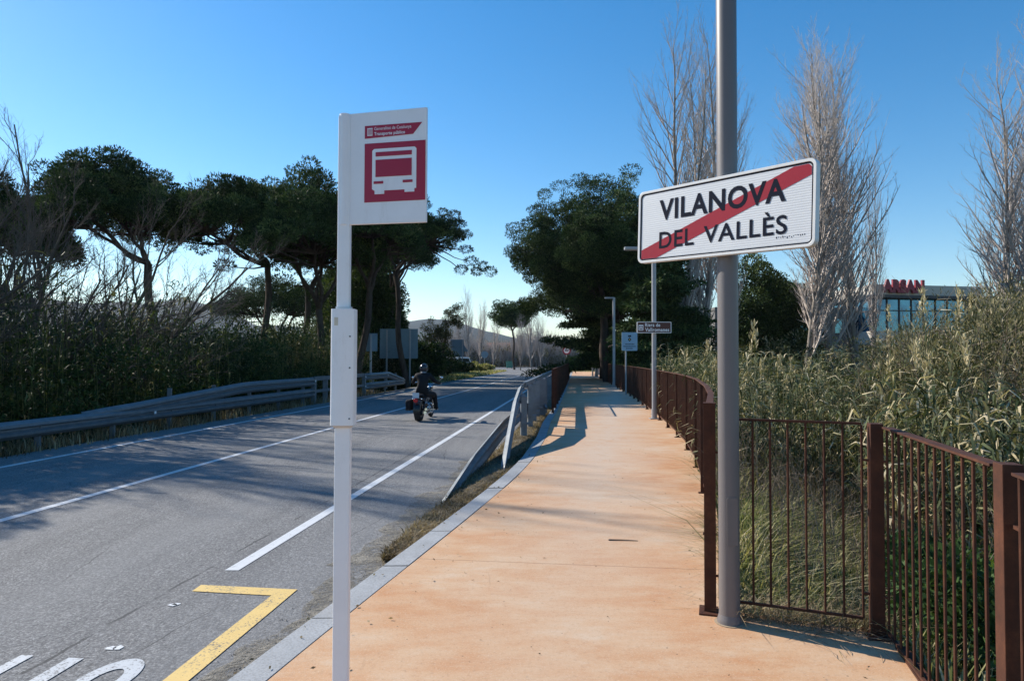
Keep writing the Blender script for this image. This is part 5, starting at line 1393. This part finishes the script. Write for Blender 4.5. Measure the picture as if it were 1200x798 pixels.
# hanging pale leaves at the front of the tall bed
p = field(rng, 200, 3.6, 6.6, 6.3, 8.2); k = (p[:, 0] / p[:, 1] > .53); p = p[k]
stuff('front_reeds', reed_mesh(rng, p, rng.uniform(1.3, 2.3, len(p)), 13, (.4, .7), .028, .3, 0, .35), 'reed')
# fine leaved olive brown scrub over the reeds, at the right
n = 420; C = field(rng, 700, 5.5, 16, 9.0, 16); C = C[(C[:, 0] / C[:, 1] > .53)]; 
zt = np.interp(C[:, 0] / C[:, 1], [.53, .58, .66, .8], [1.0, 1.7, 2.25, 2.4]) * C[:, 1] / 12.0
C[:, 2] = rng.uniform(.2, 1, len(C)) ** .6 * zt
stuff('willow_scrub', clump_leaves(rng, C, rng.uniform(.3, .6, len(C))[:, None] * np.array([[1, 1, 1.1]]), 170, .085, .018, .9, .2), 'shrub')
p = field(rng, 420, 5.5, 15, 8.6, 15); p = p[p[:, 0] / p[:, 1] > .52]; twig_stuff('scrub_stems', p, (1.45 + p[:, 1] * np.interp(p[:, 0] / p[:, 1], [.54, .6, .66], [.03, .08, .09]) - p[:, 2]) * rng.uniform(.7, 1.05, len(p)), 6, 'dry_twig', 12, .009)
# plants beyond the curving railing
p = scatter(rng, 560, 11.0, 34, 1.25, 6, edge_r, 1); h = (1.45 + p[:, 1] * .022 - p[:, 2]) * rng.uniform(.45, 1.0, len(p))
stuff('bank_reeds', reed_mesh(rng, p, h, 13, (.3, .55), .034, .2, .03, .1), 'reed')
p = scatter(rng, 9000, 5, 40, .03, 2.5, edge_r, 1); stuff('bank_edge_grass', blades_mesh(rng, p, rng.uniform(.15, .5, len(p)), .008, .9), 'grass')
n = 260; C = scatter(rng, n, 22, 55, 2.5, 12, edge_r, 1); C[:, 2] += rng.uniform(.1, 1.9, n)
stuff('garden_undergrowth', clump_leaves(rng, C, rng.uniform(.5, 1.0, n)[:, None] * np.array([[1, 1, .8]]), 170, .16, .06, .3, .3), 'shrub')
n = 500; C = np.stack([rng.uniform(16, 60, n), rng.uniform(42, 70, n), rng.uniform(-.5, 2.6, n)], 1)
stuff('far_right_undergrowth', clump_leaves(rng, C, rng.uniform(.7, 1.4, n)[:, None] * np.array([[1, 1, .8]]), 110, .22, .09, .3, .3), 'shrub')
# verge grass by the barrier
n = 26000; y = 5.4 + 17 * rng.random(n) ** 1.3; t = rng.beta(1.3, 1.1, n); xa = np.array([verge_in(v) for v in y]); xb = np.array([kerb(v) for v in y])
p = np.stack([xa * (1 - t) + (xb - .02) * t, y, np.full(n, RZ + .02)], 1)
stuff('verge_grass', blades_mesh(rng, p, rng.uniform(.015, .075, n), .004, 2.2), 'dry_grass')
# withered wisps at the foot of the corner railing
n = 800; t = rng.random(n); p = np.stack([1.3 + .8 * t + rng.normal(0, .03, n), 4.02 - .25 * t + rng.normal(.05, .05, n), np.full(n, .0)], 1)
stuff('withered_wisps', blades_mesh(rng, p, rng.uniform(.02, .13, n), .0022, 3.5), 'dry_grass')
# fallen stalks on the path
b = MB(); rr = random.Random(12)
for k in range(26):
    x = rr.uniform(1.32, 2.0); y = 4.02 - (x - 1.3) * .4 - abs(rr.gauss(0, .13)); a = rr.uniform(-.9, .9); pts = []
    for j in range(7): pts.append((x, y, .006 + .02 * math.sin(j * .6))); x += .05 * math.cos(a); y += .05 * math.sin(a); a += rr.uniform(-.5, .3)
    b.tube(pts, .0013, 4)
tag(b.build('fallen_dry_stems', M['dry_twig']), kind='stuff')
def stick(label, px, py, l, a, r=.006):
    D = 1200 / (py - 421); b = MB(); x = (px - 600) / 800 * D
    b.tube([(0, 0, r), (l * .5 * math.cos(a), l * .5 * math.sin(a) + .004, r * 1.2), (l * math.cos(a), l * math.sin(a), r)], [r, r * .8, r * .5], 6)
    o = b.build('fallen_stick', M['dark_twig']); o.location = (x, D, 0); tag(o, label, 'stick')
stick('thin dark stick lying across the middle of the path', 713, 631, .24, -.12)
n = 700; y = rng.uniform(2.2, 9, n); x = np.array([min(kerb(v), verge_in(v) if v > 5.3 else 9) for v in y]) - np.abs(rng.normal(.02, .14, n)); r_ = rng.uniform(.002, .0065, n)
b_ = np.stack([x, y, np.full(n, RZ + .004)], 1); O = np.array([(1, 0, 0), (0, 1, 0), (-1, 0, 0), (0, -1, 0), (0, 0, 1.)])
V = (b_[:, None, :] + O[None] * r_[:, None, None] * rng.uniform(.7, 1.3, (n, 5, 1))).reshape(-1, 3); F = np.concatenate([(np.arange(n) * 5)[:, None] + np.array([[i, (i + 1) % 4, 4]]) for i in range(4)])
tag(link('edge_gravel', npmesh('edge_gravel', V, F), dirt_mat('gravel_stone', (.16, .15, .14), (.30, .28, .26), (.45, .43, .40), 30)), kind='stuff')
n = 340; y = 2.2 + 11 * rng.random(n) ** 1.2; t = rng.random(n); t = np.where(rng.random(n) < .5, 1 - .12 * t ** 2, t); x0 = np.array([kerb(v) + .2 for v in y]); x1 = np.array([edge_r(v) for v in y])
C = np.stack([x0 + (x1 - x0) * t, y, np.full(n, .006)], 1)
stuff('path_litter', cards(C, unit(np.stack([rng.normal(size=n), rng.normal(size=n), rng.normal(0, .2, n)], 1)), rng.uniform(.008, .03, n), rng.uniform(.003, .009, n), rng, rng.uniform(0, .8, n)), 'dry_grass')
# dead leaves strewn along the kerb
n = 90; y = rng.uniform(2.5, 13, n); x = np.array([kerb(v) for v in y]) + rng.normal(.15, .16, n) ** 1
C = np.stack([x, y, np.where(x > np.array([kerb(v) for v in y]), .012, RZ + .012)], 1)
A = unit(np.stack([rng.normal(size=n), rng.normal(size=n), rng.normal(0, .25, n)], 1))
stuff('fallen_leaves', cards(C, A, .03, .014, rng, rng.uniform(.2, .9, n)), 'dry_grass')
# yellow flower among the weeds
fl = empty('yellow_flower', (2.92, 4.22, -.35), 0, 'single yellow flower among the weeds behind the railing', 'flower')
b = MB(); b.tube([(0, 0, 0), (.01, 0, .3), (.0, -.02, .62)], .003, 5); b.build('stem', M['hedge'], fl)
b = MB()
for k in range(9):
    a = k * .698; b.add([(0, -.03, .62), (.018 * math.cos(a - .3), -.032 - .004, .62 + .018 * math.sin(a - .3)), (.03 * math.cos(a), -.035, .62 + .03 * math.sin(a)), (.018 * math.cos(a + .3), -.036, .62 + .018 * math.sin(a + .3))], [(0, 1, 2, 3)])
b.build('petals', mat('yellow_petals', (.75, .60, .03), .6), fl)

# far wood of bare shrubs behind the junction
rg = np.random.default_rng(7); segs = []
n = 5200; bx = rg.uniform(-40, 60, n); by = rg.uniform(141, 156, n); H = rg.uniform(3.5, 7.4, n) * (1 + .18 * np.sin(bx * .35))
for k in range(7):
    ang = rg.normal(0, .13, n); h0 = H * rg.uniform(0, .55, n); h1 = np.minimum(H, h0 + H * rg.uniform(.3, .6, n))
    x0 = bx + rg.normal(0, .3, n) + ang * h0; segs.append(np.stack([x0, by, h0 - .2, x0 + ang * (h1 - h0) + rg.normal(0, .3, n), by + rg.normal(0, .3, n), h1, np.full(n, .045), np.full(n, .018)], 1))
Vt, Ft = tubes_mesh(np.concatenate(segs), 3); tag(link('bare_shrub_wood', npmesh('bare_shrub_wood', Vt, Ft), M['poplar_twig']), kind='stuff')
n = 520; C = np.stack([rg.uniform(-40, 60, n), rg.uniform(139, 147, n), rg.uniform(.1, 3.4, n) ** 1], 1)
stuff('wood_undergrowth', clump_leaves(rg, C, rg.uniform(.6, 1.2, n)[:, None] * np.array([[.7, 1, 1.2]]), 90, .35, .10, .4, .3), 'shrub')
# far tree masses closing the view on both sides
n = 900; px = np.concatenate([rg.uniform(-500, 545, n // 2), rg.uniform(700, 1700, n - n // 2)]); D = rg.uniform(100, 190, n)
C = np.stack([(px - 600) / 800 * D, D, rg.uniform(0, 6.0, n)], 1)
stuff('distant_woods', clump_leaves(rg, C, rg.uniform(1.2, 2.6, n)[:, None] * np.array([[1.2, 1, .9]]), 80, .6, .3, .3, .3), 'bush')
# grassy island left of the far road
n = 30000; p = np.stack([rg.uniform(-14, -.5, n), rg.uniform(46, 92, n), np.zeros(n)], 1); k = p[:, 0] < np.array([lane_l(v) - 1.0 for v in p[:, 1]]); p = p[k]; p[:, 2] = -.16
stuff('island_grass', blades_mesh(rg, p, rg.uniform(.12, .4, len(p)), .03, .8), 'grass')
n = 12000; p = np.stack([rg.uniform(3, 22, n), rg.uniform(85.5, 98, n), np.zeros(n)], 1); p[:, 2] = -.16
stuff('end_lawn', blades_mesh(rg, p, rg.uniform(.1, .3, n), .03, .8), 'grass')

# ------------------------------------------------------------------ air
hz = bpy.data.materials.new('pale_air'); hz.use_nodes = True; ht_ = hz.node_tree; ht_.nodes.remove(ht_.nodes['Principled BSDF'])
pv = ht_.nodes.new('ShaderNodeVolumePrincipled'); pv.inputs['Color'].default_value = (.80, .88, 1, 1); pv.inputs['Density'].default_value = .00009; pv.inputs['Anisotropy'].default_value = .3
ht_.links.new(pv.outputs[0], ht_.nodes['Material Output'].inputs['Volume'])
b = MB(); b.box((0, 1500, 148), (9400, 9400, 304)); tag(b.build('haze', hz), kind='stuff')
